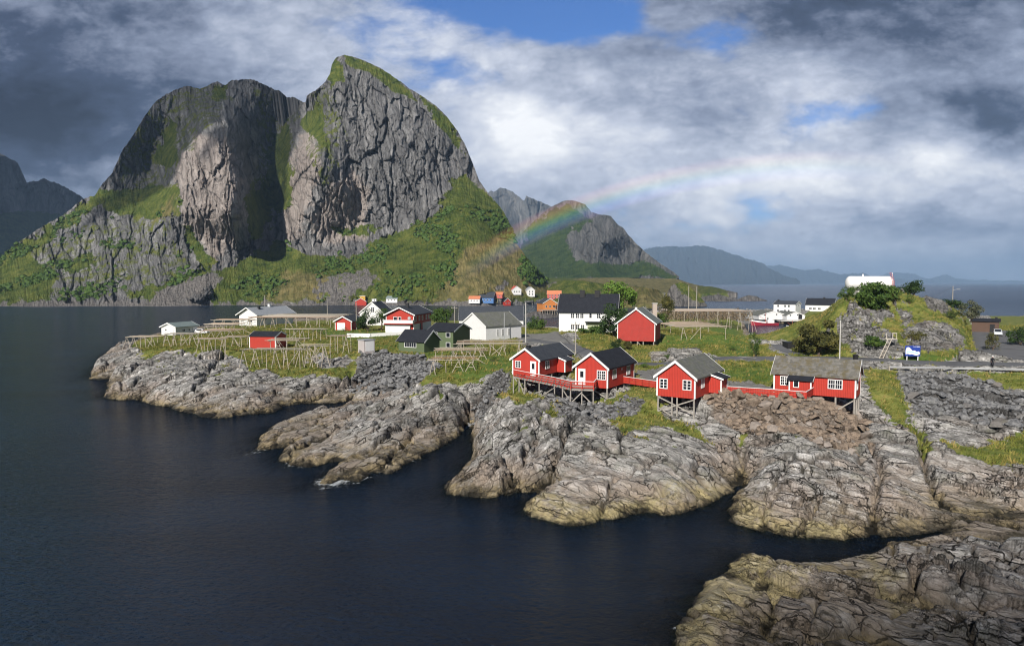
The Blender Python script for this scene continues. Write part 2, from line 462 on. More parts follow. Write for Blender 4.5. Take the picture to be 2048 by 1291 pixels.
class Field:
    def __init__(s, Z): s.Z = Z
    def __call__(s, x, y):
        x, y = np.asarray(x, float), np.asarray(y, float)
        r = np.clip(np.log(np.maximum(y, Y0) / Y0) / math.log(Y1 / Y0) * (NR - 1), 0, NR - 1.001)
        c = np.clip((x / np.maximum(y, 1) + .80) / (UX + .80) * (NC - 1), 0, NC - 1.001)
        i, j = r.astype(int), c.astype(int); a, b = r - i, c - j
        Z = s.Z
        return (Z[i, j] * (1 - b) + Z[i, j + 1] * b) * (1 - a) + (Z[i + 1, j] * (1 - b) + Z[i + 1, j + 1] * b) * a


ground_base = Field(base)


def hit(px, py, f=None):                             # where the line of sight meets the ground
    f = f or ground
    d = ray(px, py)
    ys = Y0 * (400 / Y0) ** np.linspace(0, 1, 1500)
    z = H + d[2] / d[1] * ys
    below = z < np.maximum(f(d[0] / d[1] * ys, ys), 0)
    i = int(np.argmax(below)) if below.any() else len(ys) - 1
    y = ys[i]
    if i: 
        lo, hi = ys[i - 1], ys[i]
        for _ in range(12):
            m_ = (lo + hi) / 2
            if H + d[2] / d[1] * m_ < max(float(f(d[0] / d[1] * m_, m_)), 0): hi = m_
            else: lo = m_
        y = hi
    return np.array([d[0] / d[1] * y, y, float(f(d[0] / d[1] * y, y))])


def ground_poly(pxs):
    return np.array([hit(x, y, ground_base)[:2] for x, y in pxs])


def soft(polys, wob=1.6, edge=0.8, amp=1.2):
    m_ = np.zeros(GX.shape)
    for p in polys:
        P = ground_poly(p)
        x0, y0 = P.min(0) - 6; x1, y1 = P.max(0) + 6
        k = (GX > x0) & (GX < x1) & (GY > y0) & (GY < y1)
        if not k.any(): continue
        x, y = GX[k], GY[k]
        s_ = sdf(x, y, P) + fbm(x / wob, y / wob, 71, 5, .6) * amp * 1.5
        m_[k] = np.maximum(m_[k], sst(s_, -edge, edge))
    return m_


grass_polys = [
    [(265, 690), (330, 668), (480, 650), (640, 640), (700, 640), (715, 700), (650, 705), (600, 725), (540, 745), (500, 740), (470, 715), (440, 700), (420, 705), (330, 705), (290, 722)],
    [(520, 735), (610, 725), (690, 722), (715, 735), (690, 755), (640, 748), (560, 755)],
    [(640, 655), (800, 645), (860, 640), (1000, 640), (1050, 700), (1030, 745), (990, 745), (950, 765), (900, 765), (880, 768), (840, 775), (850, 738), (880, 720), (720, 703), (712, 735), (660, 745)],
    [(1050, 665), (1130, 655), (1190, 640), (1290, 660), (1340, 720), (1300, 742), (1310, 778), (1255, 790), (1235, 830), (1215, 815), (1270, 765), (1150, 765), (1130, 745)],
    [(1215, 800), (1310, 775), (1318, 830), (1370, 846), (1400, 862), (1420, 892), (1340, 852), (1240, 866), (1205, 835)],
    [(1000, 738), (1030, 752), (1085, 795), (1060, 812), (1010, 800), (985, 795)],
    [(1090, 830), (1110, 795), (1135, 800), (1120, 850)],
    [(1310, 620), (1480, 640), (1500, 680), (1545, 700), (1600, 725), (1440, 735), (1400, 700), (1300, 700), (1290, 660)],
    [(1300, 728), (1560, 728), (1555, 775), (1450, 768), (1300, 765)],
    [(1580, 640), (1640, 600), (1700, 570), (1850, 580), (1930, 610), (1980, 680), (1990, 705), (1900, 718), (1720, 720), (1580, 712)],
    [(1725, 740), (1800, 742), (1815, 800), (1835, 860), (1790, 835), (1740, 800)],
    [(1925, 745), (2060, 748), (2060, 776), (1960, 766)], [(1880, 880), (1950, 895), (2060, 862), (2060, 935), (1990, 925), (1900, 905)], [(1760, 760), (1800, 780), (1870, 900), (1850, 905), (1790, 850)],
    [(1990, 640), (2100, 640), (2100, 700), (2010, 690)], [(1460, 845), (1500, 850), (1490, 880)], [(1400, 785), (1640, 790), (1640, 805), (1420, 802)],
    [(1980, 600), (2200, 640), (2200, 660), (1990, 660)]]
bare_polys = [
    [(1672, 640), (1700, 622), (1760, 614), (1790, 635), (1745, 650), (1790, 668), (1800, 690), (1830, 712), (1740, 714), (1700, 700), (1680, 680)],
    [(1795, 616), (1822, 618), (1830, 645), (1810, 655)], [(1835, 645), (1895, 645), (1915, 660), (1935, 685), (1925, 700), (1860, 708), (1815, 690), (1800, 668)],
    [(1830, 590), (1870, 600), (1900, 622), (1890, 632), (1850, 612)], [(1300, 702), (1350, 698), (1400, 705), (1450, 712), (1420, 726), (1300, 722)],
    [(1090, 655), (1150, 660), (1160, 680), (1120, 684)], [(630, 725), (690, 712), (715, 716), (690, 735), (640, 738)], [(425, 700), (447, 702), (432, 730), (415, 735)]]
gravel_polys = [[(1268, 744), (1335, 732), (1320, 765), (1280, 762)], [(1452, 766), (1500, 764), (1546, 774), (1545, 788), (1455, 782)],
                [(1040, 668), (1110, 662), (1160, 690), (1260, 735), (1200, 745), (1120, 690), (1050, 692)], [(1330, 612), (1560, 618), (1560, 645), (1480, 645), (1380, 632)], [(1540, 692), (1570, 692), (1572, 699), (1545, 702)],
                [(1150, 755), (1180, 745), (1230, 760), (1180, 770)]]
rip_polys = dict(
    centre=[(722, 706), (800, 708), (862, 715), (885, 735), (840, 760), (790, 772), (760, 785), (700, 782), (702, 755), (715, 735)],
    cleft=[(958, 790), (1000, 742), (1024, 755), (990, 800), (965, 850), (943, 858), (938, 845)],
    right=[(1795, 745), (1930, 752), (2060, 782), (2060, 865), (1990, 868), (1900, 835), (1830, 822), (1805, 780)],
    brown=[(1402, 798), (1500, 788), (1600, 797), (1640, 798), (1725, 830), (1745, 885), (1700, 915), (1640, 905), (1600, 872), (1540, 862), (1500, 872), (1470, 866), (1430, 838)],
    under=[(1090, 795), (1160, 800), (1220, 812), (1250, 790), (1290, 800), (1260, 830), (1190, 850), (1120, 835)])
M_g = soft(grass_polys)
M_bare = soft(bare_polys, 1.2, .6, .9)
M_gravel = soft(gravel_polys, 1.5, .8, .8)
M_rip = soft([rip_polys[k] for k in ('centre', 'cleft', 'right', 'under')], 1.5, .6, .6)
M_brown = soft([rip_polys['brown']], 1.5, .6, .6)
nz = fbm(GX / 2.2, GY / 2.2, 5, 4)
grass = np.clip(M_g - M_bare * np.where(GX > 50, sst(nz, -.42, -.08), 1), 0, 1)
knoll = (GX > 55) & (base > 6.9) & (GY < 260)
grass = np.where(knoll, np.clip(grass * sst(nz, -.55, -.15), 0, 1), grass)
grass = np.maximum(grass, sst(base, 3.6, 4.6) * (GY > 175) * .95)
grass = np.maximum(grass, (1 - np.maximum(M_rip, M_brown)) * sst(nz, .20, .42) * sst(base, 2.4, 4.2) * (M_bare < .5) * .9)
grass = grass * (1 - M_gravel) * (1 - M_brown) * (1 - M_rip * sst(nz, -.6, .1))

# foliation coordinates: strike swings from the left headland to the right-hand slabs
seam = np.interp(GY, [30, 56, 70, 85, 110], [-40, 1.5, 5.5, 8.0, 12.0])
right = (GX > seam)
a1, a2 = R(62), R(-42)
L1, C1 = GX * cos(a1) + GY * sin(a1), -GX * sin(a1) + GY * cos(a1)
L2, C2 = GX * cos(a2) + GY * sin(a2), -GX * sin(a2) + GY * cos(a2)
Lf, Cf = np.where(right, L2, L1), np.where(right, C2, C1)
wv = fbm(Lf * .08, Cf * .12, 3, 3)
Cw = Cf + wv * 1.6 + base * .5
rock = (1 - np.maximum(grass, M_gravel)) * np.where(cs > -3, 1, .3)
lump = ridged(Lf / 19, Cw / 5.5, 11, 3, .4) - .45
slab = ridged(Lf / 6, Cw / 1.5, 21, 3) - .45
st = Cw / .62 + fbm(Lf / 5, Cw / 3, 8, 2) * .7
saw = (st - np.floor(st)); saw = np.where(saw < .82, saw / .82, (1 - saw) / .18) - .5
st2 = Cw / .27 + fbm(Lf / 3, Cw / 2, 18, 2) * .8
saw2 = (st2 - np.floor(st2)); saw2 = np.where(saw2 < .75, saw2 / .75, (1 - saw2) / .25) - .5
f1, f2, wid = worley(Lf / 1.6 + wv * .7, Cw / .62, 13)
crack = np.exp(-((f2 - f1) / .10) ** 2)
g1, g2, gid = worley(Lf / 9.5 + wv * .4, Cw / 3.6 + fbm(Lf / 4, Cw / 4, 29, 3) * .35, 23)
bigcrack = np.exp(-((g2 - g1) / .055) ** 2)
patch = sst(fbm(Lf / 11, Cw / 6, 41, 3) + (1.6 - base) * .16, -.05, .30)     # smooth slabs against broken ground
near_shore = sst(cs, 0, 1.5) * .6 + .4
k1, e1_ = facets(Lf / 5.2 + wv * .3, Cw / 2.0, 101, 1.5)
k2, e2_ = facets(Lf / 1.9 + wv * .5, Cw / .72 + k1 * .3, 111, 1.6)
k3, e3_ = facets(Lf / .75, Cw / .30 + k2 * .3, 121, 1.6)
ck1, ck2 = np.exp(-(e1_ / .07) ** 2), np.exp(-(e2_ / .10) ** 2)
disp = rock * near_shore * (lump * 1.15 + (gid - .5) * .8 + k1 * (.35 + .45 * patch) + k2 * (.10 + .28 * patch) + k3 * (.04 + .11 * patch) + slab * .22 * patch + saw * (.06 + .16 * patch)
                            - ck1 * (.12 + .30 * patch) - ck2 * (.03 + .13 * patch) - bigcrack * 1.0 + fbm(Lf / .9, Cw / .4, 61, 3) * .05 + fbm(GX / .25, GY / .25, 66, 2) * .03)
far_fade = sst(GY, 330, 200) * .7 + .3
height = base + disp * np.where(base > .9, 1, .55) * np.where((GX > 55) & (GY > 112), 1.5, 1) + grass * fbm(GX / 1.3, GY / 1.3, 77, 4) * .16 * far_fade + np.maximum(M_rip, M_brown) * -.15
CLEFTS = [([(708, 742), (660, 775), (610, 800), (570, 814)], 1.0, 2.0), ([(446, 702), (427, 733), (395, 752)], .9, 1.8), ([(1150, 835), (1130, 872), (1105, 930), (1068, 988)], .8, 1.7), ([(830, 850), (790, 900), (760, 942)], .7, 1.1), ([(930, 775), (938, 830), (930, 850)], .8, 1.6),
          ([(1478, 880), (1484, 930), (1476, 975)], .9, 1.6), ([(1740, 885), (1762, 940), (1745, 1000), (1748, 1072)], .7, 1.3), ([(1838, 850), (1848, 930), (1890, 1010)], .6, 1.4), ([(1540, 1165), (1545, 1225), (1535, 1291)], .35, .8), ([(1640, 1180), (1630, 1230), (1600, 1300)], .3, .7),
          ([(1775, 1095), (1850, 1190), (1940, 1275)], .4, .9), ([(1830, 1090), (1930, 1180), (2050, 1270)], .35, .8), ([(1890, 1078), (1980, 1140), (2060, 1195)], .3, .7), ([(1450, 1190), (1500, 1210), (1560, 1230)], .3, .6), ([(212, 778), (262, 742), (300, 722)], .8, 1.3), ([(262, 798), (330, 765), (400, 742)], .7, 1.1),
          ([(340, 812), (420, 775), (500, 750)], .7, 1.1), ([(470, 830), (540, 790), (600, 760)], .7, 1.1), ([(720, 800), (780, 775), (850, 765)], .8, 1.4), ([(595, 895), (690, 850), (790, 815)], .6, 1.1), ([(1000, 990), (1040, 930), (1070, 860)], .5, 1.0), ([(1200, 1040), (1230, 960), (1330, 920)], .4, .8), ([(1600, 1070), (1640, 1000), (1600, 930)], .4, .9), ([(1530, 1060), (1540, 990), (1590, 910)], .35, .8)]
for pl, wd_, dp_ in CLEFTS:
    P = ground_poly(pl); lo = P.min(0) - 4; hi = P.max(0) + 4
    k_ = (GX > lo[0]) & (GX < hi[0]) & (GY > lo[1]) & (GY < hi[1])
    x, y = GX[k_], GY[k_]
    dd = polydist(x + fbm(x / 1.6, y / 1.6, 141, 4) * .9, y + fbm(x / 1.6, y / 1.6, 151, 4) * .9, P, False)
    g_ = np.exp(-(dd / (wd_ * .55)) ** 2)
    height[k_] -= dp_ * g_; bigcrack[k_] = np.maximum(bigcrack[k_], g_ * .9)
height = np.where(cs > 0.4, np.maximum(height, .05), height)
# roads
ROADS = [([(2320, 735), (2150, 734), (2040, 731), (1960, 729), (1880, 727), (1800, 725), (1720, 722), (1650, 719), (1560, 717), (1480, 718)], 7.0, 6.0),
         ([(2320, 724), (2120, 722), (2050, 717), (2016, 705), (2000, 690), (1991, 674), (1986, 658)], 9.5, 6.0),
         ([(1480, 718), (1400, 724), (1330, 729), (1260, 728), (1200, 718), (1150, 703), (1110, 692), (1080, 682), (1055, 674)], 3.6, 5.8),
         ([(1600, 719), (1565, 709), (1548, 700), (1545, 693)], 2.2, 5.2)]
road_lines = []
for pl, wd, zz in ROADS:
    P = np.array([at(x, y, zz)[:2] for x, y in pl])
    t = np.linspace(0, len(P) - 1, 60)
    Q = np.stack([np.interp(t, range(len(P)), P[:, 0]), np.interp(t, range(len(P)), P[:, 1])], 1)
    for _ in range(4): Q[1:-1] = (Q[:-2] + 2 * Q[1:-1] + Q[2:]) / 4
    zc = ground_base(Q[:, 0], Q[:, 1])
    for _ in range(20): zc[1:-1] = (zc[:-2] + 2 * zc[1:-1] + zc[2:]) / 4
    road_lines.append((Q, zc, wd))
    d = np.full(GX.shape, 1e9); zr = np.zeros(GX.shape)
    for i in range(len(Q)):
        dd = np.hypot(GX - Q[i, 0], GY - Q[i, 1])
        c = dd < d; d = np.where(c, dd, d); zr = np.where(c, zc[i], zr)
    k = sst(d, wd / 2 + 2.2, wd / 2 + .3)
    height = height * (1 - k) + zr * k
    grass = grass * (1 - sst(d, wd / 2 + .5, wd / 2 - .2))
for k_, (hx, hy, hz, th, hw, hl, _, _) in HOUSES.items():     # level the plots
    lx, ly = (GX - hx) * cos(th) + (GY - hy) * sin(th), -(GX - hx) * sin(th) + (GY - hy) * cos(th)
    q = np.maximum(np.abs(lx) - hw / 2, np.abs(ly - hl / 2) - hl / 2)
    if k_ in STILTED: 
        height = np.where(q < .6, np.minimum(height, hz - .25), height)
    else:
        k = sst(q, 1.6, .2); height = height * (1 - k) + (hz - .06) * k
ground = Field(height)

# ---- ground material
gm, n = new_mat('rock_and_turf')
P_ = pos(n); pz = n.sep(P_)[2]
mk = attr(n, 'mask'); mr, mg_, mb = n.sep(mk)
fol = attr(n, 'foliation', 'Vector')
n1 = n.noise(P_, .35, 6, .6); n2 = n.noise(P_, 1.7, 6, .65); n3 = n.noise(P_, 6.0, 5, .7)
brk = attr(n, 'broken', 'Fac'); crk = attr(n, 'crack', 'Fac')
s1 = n.noise(n.v('MULTIPLY', fol, (.22, 2.2, 2.0)), 1.0, 7, .68, .5)
s2 = n.noise(n.v('MULTIPLY', fol, (.7, 8.0, 5.0)), 1.0, 5, .68, .7)
tone = n.m('ADD', n.m('MULTIPLY', s1, .55), n.m('ADD', n.m('MULTIPLY', n2, .25), n.m('MULTIPLY', n1, .2)))
rk = n.ramp(tone, [(.30, (.075, .072, .068)), (.41, (.24, .235, .22)), (.51, (.38, .37, .35)), (.66, (.56, .545, .52))])
rk = n.mix(n.ss(n.noise(P_, .22, 5, .6), .52, .68, 0, .45), rk, n.mix(s1, (.20, .155, .12), (.46, .36, .29)))
lich = n.m('MULTIPLY', n.ss(n.m('ADD', n.m('MULTIPLY', n2, .5), n.m('MULTIPLY', s1, .5)), .47, .58), n.ss(n.noise(P_, .13, 4, .55), .42, .56))
rk = n.mix(n.m('MULTIPLY', lich, .8), rk, (.60, .585, .57))
rk = n.mix(n.m('MULTIPLY', n.ss(n3, .56, .68), .4), rk, (.09, .085, .075))
fw = n.v('ADD', fol, n.v('SCALE', n.comb(n.m('SUBTRACT', n2, .5), n.m('SUBTRACT', n1, .5), 0), sc=1.6))
VA, VB, VC = n.v('MULTIPLY', fw, (.30, 1.25, 1.0)), n.v('MULTIPLY', fw, (.85, 3.6, 2.6)), n.v('MULTIPLY', fw, (2.2, 9.0, 6.0))
va, vb, vcc = n.vor(VA), n.vor(VB), n.vor(VC)
ca, cb_ = n.sep(n.vor(VA, 1.0, 'F1', 'Color')), n.sep(n.vor(VB, 1.0, 'F1', 'Color'))
tn = n.m('ADD', n.m('MULTIPLY_ADD', ca[0], .5, .75), n.m('MULTIPLY_ADD', cb_[0], .5, -.25))
rk = n.mix(1.0, rk, n.comb(tn, tn, tn), 'MULTIPLY')
rk = n.mix(n.m('MULTIPLY', n.ss(ca[1], .6, .9, 0, .35), brk), rk, (.34, .25, .19))
ckn = n.ss(n.noise(P_, .28, 4, .6), .42, .60)
la = n.m('MULTIPLY', n.ss(va, .0, .05, 1, 0), n.m('MULTIPLY_ADD', ckn, .75, .25)); lb = n.m('MULTIPLY', n.ss(vb, .0, .07, 1, 0), n.m('MULTIPLY', n.m('MULTIPLY_ADD', brk, .75, .25), n.m('MULTIPLY_ADD', ckn, .6, .4))); lc = n.m('MULTIPLY', n.ss(vcc, .0, .09, 1, 0), brk)
rk = n.mix(n.m('MULTIPLY', la, .85), rk, (.022, .020, .017))
rk = n.mix(n.m('MULTIPLY', lb, .75), rk, (.035, .032, .027))
rk = n.mix(n.m('MULTIPLY', lc, .5), rk, (.05, .046, .04))
rk = n.mix(n.m('MULTIPLY', n.ss(s2, .45, .34), .85), rk, (.045, .042, .036))
rk = n.mix(n.m('MULTIPLY', n.ss(n.noise(P_, .5, 5, .6), .55, .68), .35), rk, (.11, .125, .07))
rk = n.mix(n.m('MULTIPLY', crk, .85), rk, (.028, .025, .02))  # crack and cleft lines darkened, occlusion shade put into the colour
rk = n.mix(n.ss(pz, 6.3, 7.6, 0, .85), rk, n.mix(1.0, rk, (.55, .55, .56), 'MULTIPLY'))
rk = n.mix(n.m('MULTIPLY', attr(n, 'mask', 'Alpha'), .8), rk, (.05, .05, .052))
zt = n.m('ADD', pz, n.m('MULTIPLY_ADD', n1, 1.6, -.8))
zt = n.m('ADD', zt, n.m('MULTIPLY_ADD', n2, .9, -.45))
tide = n.mix(n2, (.22, .165, .085), (.44, .36, .20))
tide = n.mix(n.m('MULTIPLY', n.ss(n3, .5, .62), .55), tide, (.06, .05, .03))
weed_dark = n.ss(n.m('ADD', n.noise(P_, .33, 5, .65), n.m('MULTIPLY', s1, .35)), .62, .74)
tide = n.mix(n.m('MULTIPLY', weed_dark, .85), tide, (.030, .027, .018))
rk = n.mix(n.m('MULTIPLY', n.ss(zt, 3.0, 1.5, 0, .5), n.ss(n.noise(P_, .19, 4, .6), .44, .56)), rk, n.mix(s1, (.22, .175, .14), (.50, .41, .35)))
rk = n.mix(n.ss(zt, 2.0, .8, 0, .7), rk, n.mix(.55, rk, n.mix(n2, (.24, .19, .125), (.44, .35, .25))))
rk = n.mix(n.ss(zt, .95, .35, 0, .8), rk, tide)
rk = n.mix(n.m('MULTIPLY', la, .7), rk, (.02, .018, .014))
rk = n.mix(n.m('MULTIPLY', attr(n, 'ochre', 'Fac'), n.ss(n.noise(P_, .9, 5, .65), .36, .52)), rk, n.mix(n2, (.30, .25, .10), (.58, .50, .27)))
rk = n.mix(n.m('MULTIPLY', attr(n, 'weed_dark', 'Fac'), n.ss(n.m('ADD', n1, n.m('MULTIPLY', s1, .4)), .52, .68, .95, .35)), rk, n.mix(n3, (.012, .012, .009), (.05, .045, .025)))
rk = n.mix(n.m('MULTIPLY', la, .5), rk, (.02, .018, .014))
rk = n.mix(n.ss(zt, .42, .0, 0, .95), rk, (.014, .013, .009))
brown = n.mix(n2, (.10, .072, .05), (.24, .175, .125))
rk = n.mix(mb, rk, n.mix(.7, rk, brown))
gr_n = n.noise(P_, .5, 5, .6); gr_f = n.noise(n.v('MULTIPLY', P_, (3, 3, 6)), 1.0, 4, .7)
gr = n.ramp(n.m('ADD', n.m('MULTIPLY', gr_n, .7), n.m('MULTIPLY', gr_f, .3)), [(.30, (.04, .07, .014)), (.45, (.11, .145, .028)), (.56, (.22, .225, .055)), (.70, (.33, .28, .095))])
lawn = attr(n, 'lawn', 'Fac')
gr = n.mix(n.m('MULTIPLY', lawn, .85), gr, n.mix(gr_f, (.05, .11, .012), (.11, .20, .03)))
gv = n.mix(n.noise(P_, 5.0, 4, .7), (.14, .14, .135), (.32, .31, .29))
c_ = n.mix(n.ss(n.m('ADD', mr, n.m('ADD', n.m('MULTIPLY_ADD', n3, .5, -.25), n.m('MULTIPLY_ADD', n2, 1.2, -.6))), .35, .6), rk, gr)
c_ = n.mix(mg_, c_, gv)
hgt = n.m('ADD', n.m('MULTIPLY', s1, .5), n.m('ADD', n.m('MULTIPLY', s2, .35), n.m('MULTIPLY', n3, .18)))
hgt = n.m('ADD', hgt, n.m('ADD', n.m('MULTIPLY', ca[2], .5), n.m('MULTIPLY', cb_[2], n.m('MULTIPLY_ADD', brk, .28, .06))))
hgt = n.m('SUBTRACT', hgt, n.m('ADD', n.m('MULTIPLY', la, .6), n.m('MULTIPLY', lb, .3)))
hgt = n.mix(mr, hgt, n.m('MULTIPLY', gr_f, .8))
wet = n.ss(zt, .6, 0.1, .88, .45)
finish(n, c_, wet, n.bump(hgt, 1.0, .34), .25)
tmask = np.stack([grass, M_gravel, M_brown, M_rip], -1).reshape(-1, 4)
lawn_polys = [[(640, 655), (760, 660), (800, 664), (800, 674), (700, 680), (640, 668)], [(715, 690), (870, 690), (960, 690), (960, 703), (860, 712)], [(1420, 655), (1470, 655), (1500, 690), (1520, 715), (1460, 720), (1440, 690)],
              [(1320, 670), (1440, 670), (1440, 695), (1330, 695)], [(960, 710), (1050, 700), (1040, 730), (970, 755), (900, 755)], [(1440, 735), (1560, 735), (1545, 765), (1450, 755)], [(1270, 740), (1320, 742), (1310, 760)], [(1700, 712), (1900, 712), (1990, 695), (1990, 705), (1900, 720), (1700, 722)]]
M_och = soft([[(1352, 1265), (1400, 1170), (1430, 1150), (1478, 1106), (1560, 1128), (1640, 1125), (1600, 1180), (1530, 1190), (1470, 1215), (1440, 1260), (1430, 1300), (1360, 1310)], [(1725, 1112), (1760, 1130), (1830, 1215), (1790, 1225), (1740, 1160)],
              [(1045, 1025), (1060, 990), (1150, 1015), (1300, 1000), (1440, 970), (1440, 1000), (1300, 1030), (1150, 1055)], [(1455, 1030), (1480, 1000), (1560, 1040), (1700, 1050), (1700, 1085), (1500, 1068)]], .8, .7, .8) * .55
M_weed_dark = soft([[(1850, 1045), (1895, 1000), (1960, 1000), (2070, 1025), (2070, 1078), (1950, 1080), (1890, 1068)], [(1500, 1200), (1600, 1170), (1700, 1140), (1770, 1165), (1860, 1250), (2070, 1235), (2070, 1330), (1450, 1330), (1460, 1240)]], .9, .8, .9) * .85  # weed beside the gap; second outline darkens the near rock
M_lawn = soft(lawn_polys, 2.0, 1.2, 1.0) * .8
me = npmesh('ground', np.stack([GX, GY, height], -1).reshape(-1, 3), gridquads(NR, NC), gm, True,
            dict(mask=tmask, foliation=np.stack([Lf, Cf, height], -1).reshape(-1, 3), crack=np.clip(np.maximum(ck1 * (.4 + .6 * patch), ck2 * (.15 + .75 * patch)) + bigcrack, 0, 1).ravel(), broken=np.clip(patch, .12, 1).ravel(), lawn=M_lawn.ravel(), ochre=M_och.ravel(), weed_dark=M_weed_dark.ravel()))
tag(link('ground', me), 'grey rocky headland with turf, running down to the sea', None, None, 'structure')

# ---- roads
rm, n = new_mat('asphalt')
P_ = pos(n)
c_ = n.mix(n.noise(P_, .6, 5, .6), (.095, .098, .104), (.165, .166, .172))
c_ = n.mix(n.ss(n.noise(P_, .25, 3, .5), .55, .7, 0, .5), c_, (.05, .05, .055))
finish(n, c_, .85, n.bump(n.noise(P_, 30, 2, .5), .3, .02))
for i, (Q, zc, wd) in enumerate(road_lines):
    T = np.gradient(Q, axis=0); T /= np.linalg.norm(T, axis=1)[:, None]
    N_ = np.stack([-T[:, 1], T[:, 0]], 1)
    rows = []
    for s_ in np.linspace(-.5, .5, 7):
        p = Q + N_ * wd * s_
        rows.append(np.stack([p[:, 0], p[:, 1], zc + .045 + .012 * i + .06 * (.25 - s_ * s_)], 1))
    for p in (Q + N_ * wd * .56, Q - N_ * wd * .56):
        e = np.stack([p[:, 0], p[:, 1], zc - .35], 1)
        rows = [e] + rows if len(rows) == 8 else rows + [e]
    V = np.stack(rows, 0)
    tag(link('road', npmesh('road', V.reshape(-1, 3), gridquads(*V.shape[:2]), rm)), None, None, None, 'structure')

# ---------------------------------------------------------------- sea
wm, n = new_mat('sea_water')
P_ = pos(n)
dist_ = n.v('LENGTH', P_)
r1 = n.noise(n.v('MULTIPLY', P_, (.8, 1.2, 1)), 1.0, 4, .6, .5)
r2 = n.noise(n.v('MULTIPLY', P_, (2.4, 3.6, 1)), 1.0, 4, .68, .6)
r3 = n.noise(n.v('MULTIPLY', P_, (.03, .07, 1)), 1.0, 4, .6, .3)
hh = n.m('ADD', n.m('MULTIPLY', r1, .6), n.m('MULTIPLY', r2, .45))
far_ = n.ss(dist_, 60, 1200, 1.0, .25)
sh = attr(n, 'shallow', 'Fac'); fo = attr(n, 'foam', 'Fac')
deep = n.mix(n.ss(r3, .35, .65), (.0018, .009, .024), (.0035, .017, .043))
bs = n.new('ShaderNodeBsdfPrincipled')
n.put(bs.inputs['Base Color'], deep); n.put(bs.inputs['Roughness'], n.ss(dist_, 50, 900, .10, .26)); bs.inputs['IOR'].default_value = 1.33
bs.inputs['Specular IOR Level'].default_value = .45; bs.inputs['Specular Tint'].default_value = (.50, .70, 1.0, 1)
n.put(bs.inputs['Normal'], n.bump(hh, n.m('MULTIPLY', far_, 1.0), 1.1))
fb = n.new('ShaderNodeBsdfDiffuse'); n.put(fb.inputs[0], (.62, .66, .68, 1))
tb = n.new('ShaderNodeBsdfTransparent'); n.put(tb.inputs[0], (.55, .62, .55, 1))
mx = n.new('ShaderNodeMixShader'); n.put(mx.inputs[0], n.m('MULTIPLY', sh, .85)); n.l.new(bs.outputs[0], mx.inputs[1]); n.l.new(tb.outputs[0], mx.inputs[2])
mx2 = n.new('ShaderNodeMixShader')
ff = n.m('MULTIPLY', n.ss(n.m('ADD', fo, n.m('MULTIPLY_ADD', n.noise(P_, 1.4, 6, .75), 2.4, -1.35)), .45, .9), .7)
n.put(mx2.inputs[0], ff); n.l.new(mx.outputs[0], mx2.inputs[1]); n.l.new(fb.outputs[0], mx2.inputs[2])
n.l.new(mx2.outputs[0], n.new('ShaderNodeOutputMaterial').inputs[0])
wr = np.concatenate([[-900, 12], Y0 * (Y1 / Y0) ** np.linspace(0, 1, 330), [520, 700, 1100, 2000, 4500, 10000, 24000]])
wc = np.concatenate([[-14, -5, -2.2, -1.2], np.linspace(-.82, .85, 420), [1.2, 2.2, 5, 14]])
WY, WU = np.meshgrid(wr, wc, indexing='ij')
WX = WU * np.maximum(WY, 400 * (WY < 20)) 
WX = np.where(np.abs(WU) > 1, WU * np.maximum(WY, 1800), WX)
ins = (WY >= Y0) & (WY <= Y1) & (np.abs(WU) < .83)
dep = np.where(ins, -ground(np.where(ins, WX, 0), np.where(ins, WY, 60)), 6)
shal = np.exp(-np.clip(dep, 0, 9) / .8) * ins
foam = np.exp(-(np.clip(dep, 0, 9) / .22) ** 2) * ins * .36
for fx, fy, s_ in ((209, 797, 6), (270, 806, 5), (345, 822, 5), (395, 836, 3), (565, 931, 5), (655, 970, 7), (640, 962, 5), (740, 953, 4), (500, 908, 4), (600, 936, 4), (1050, 1030, 2.5), (890, 985, 2.5), (1480, 1112, 1.2), (1360, 1260, 1.5), (690, 966, 5), (520, 900, 5), (830, 920, 3)):
    q = at(fx, fy, 0)
    foam = foam + .34 * np.exp(-((WX - q[0]) ** 2 + ((WY - q[1]) * .8) ** 2) / (s_ * .38) ** 2) * (dep > -.2)
me = npmesh('water', np.stack([WX, WY, np.zeros_like(WX)], -1).reshape(-1, 3), gridquads(*WX.shape), wm, True, dict(shallow=shal.ravel(), foam=np.clip(foam, 0, 1).ravel()))
tag(link('water', me), 'dark blue sea around the headland', None, None, 'structure')

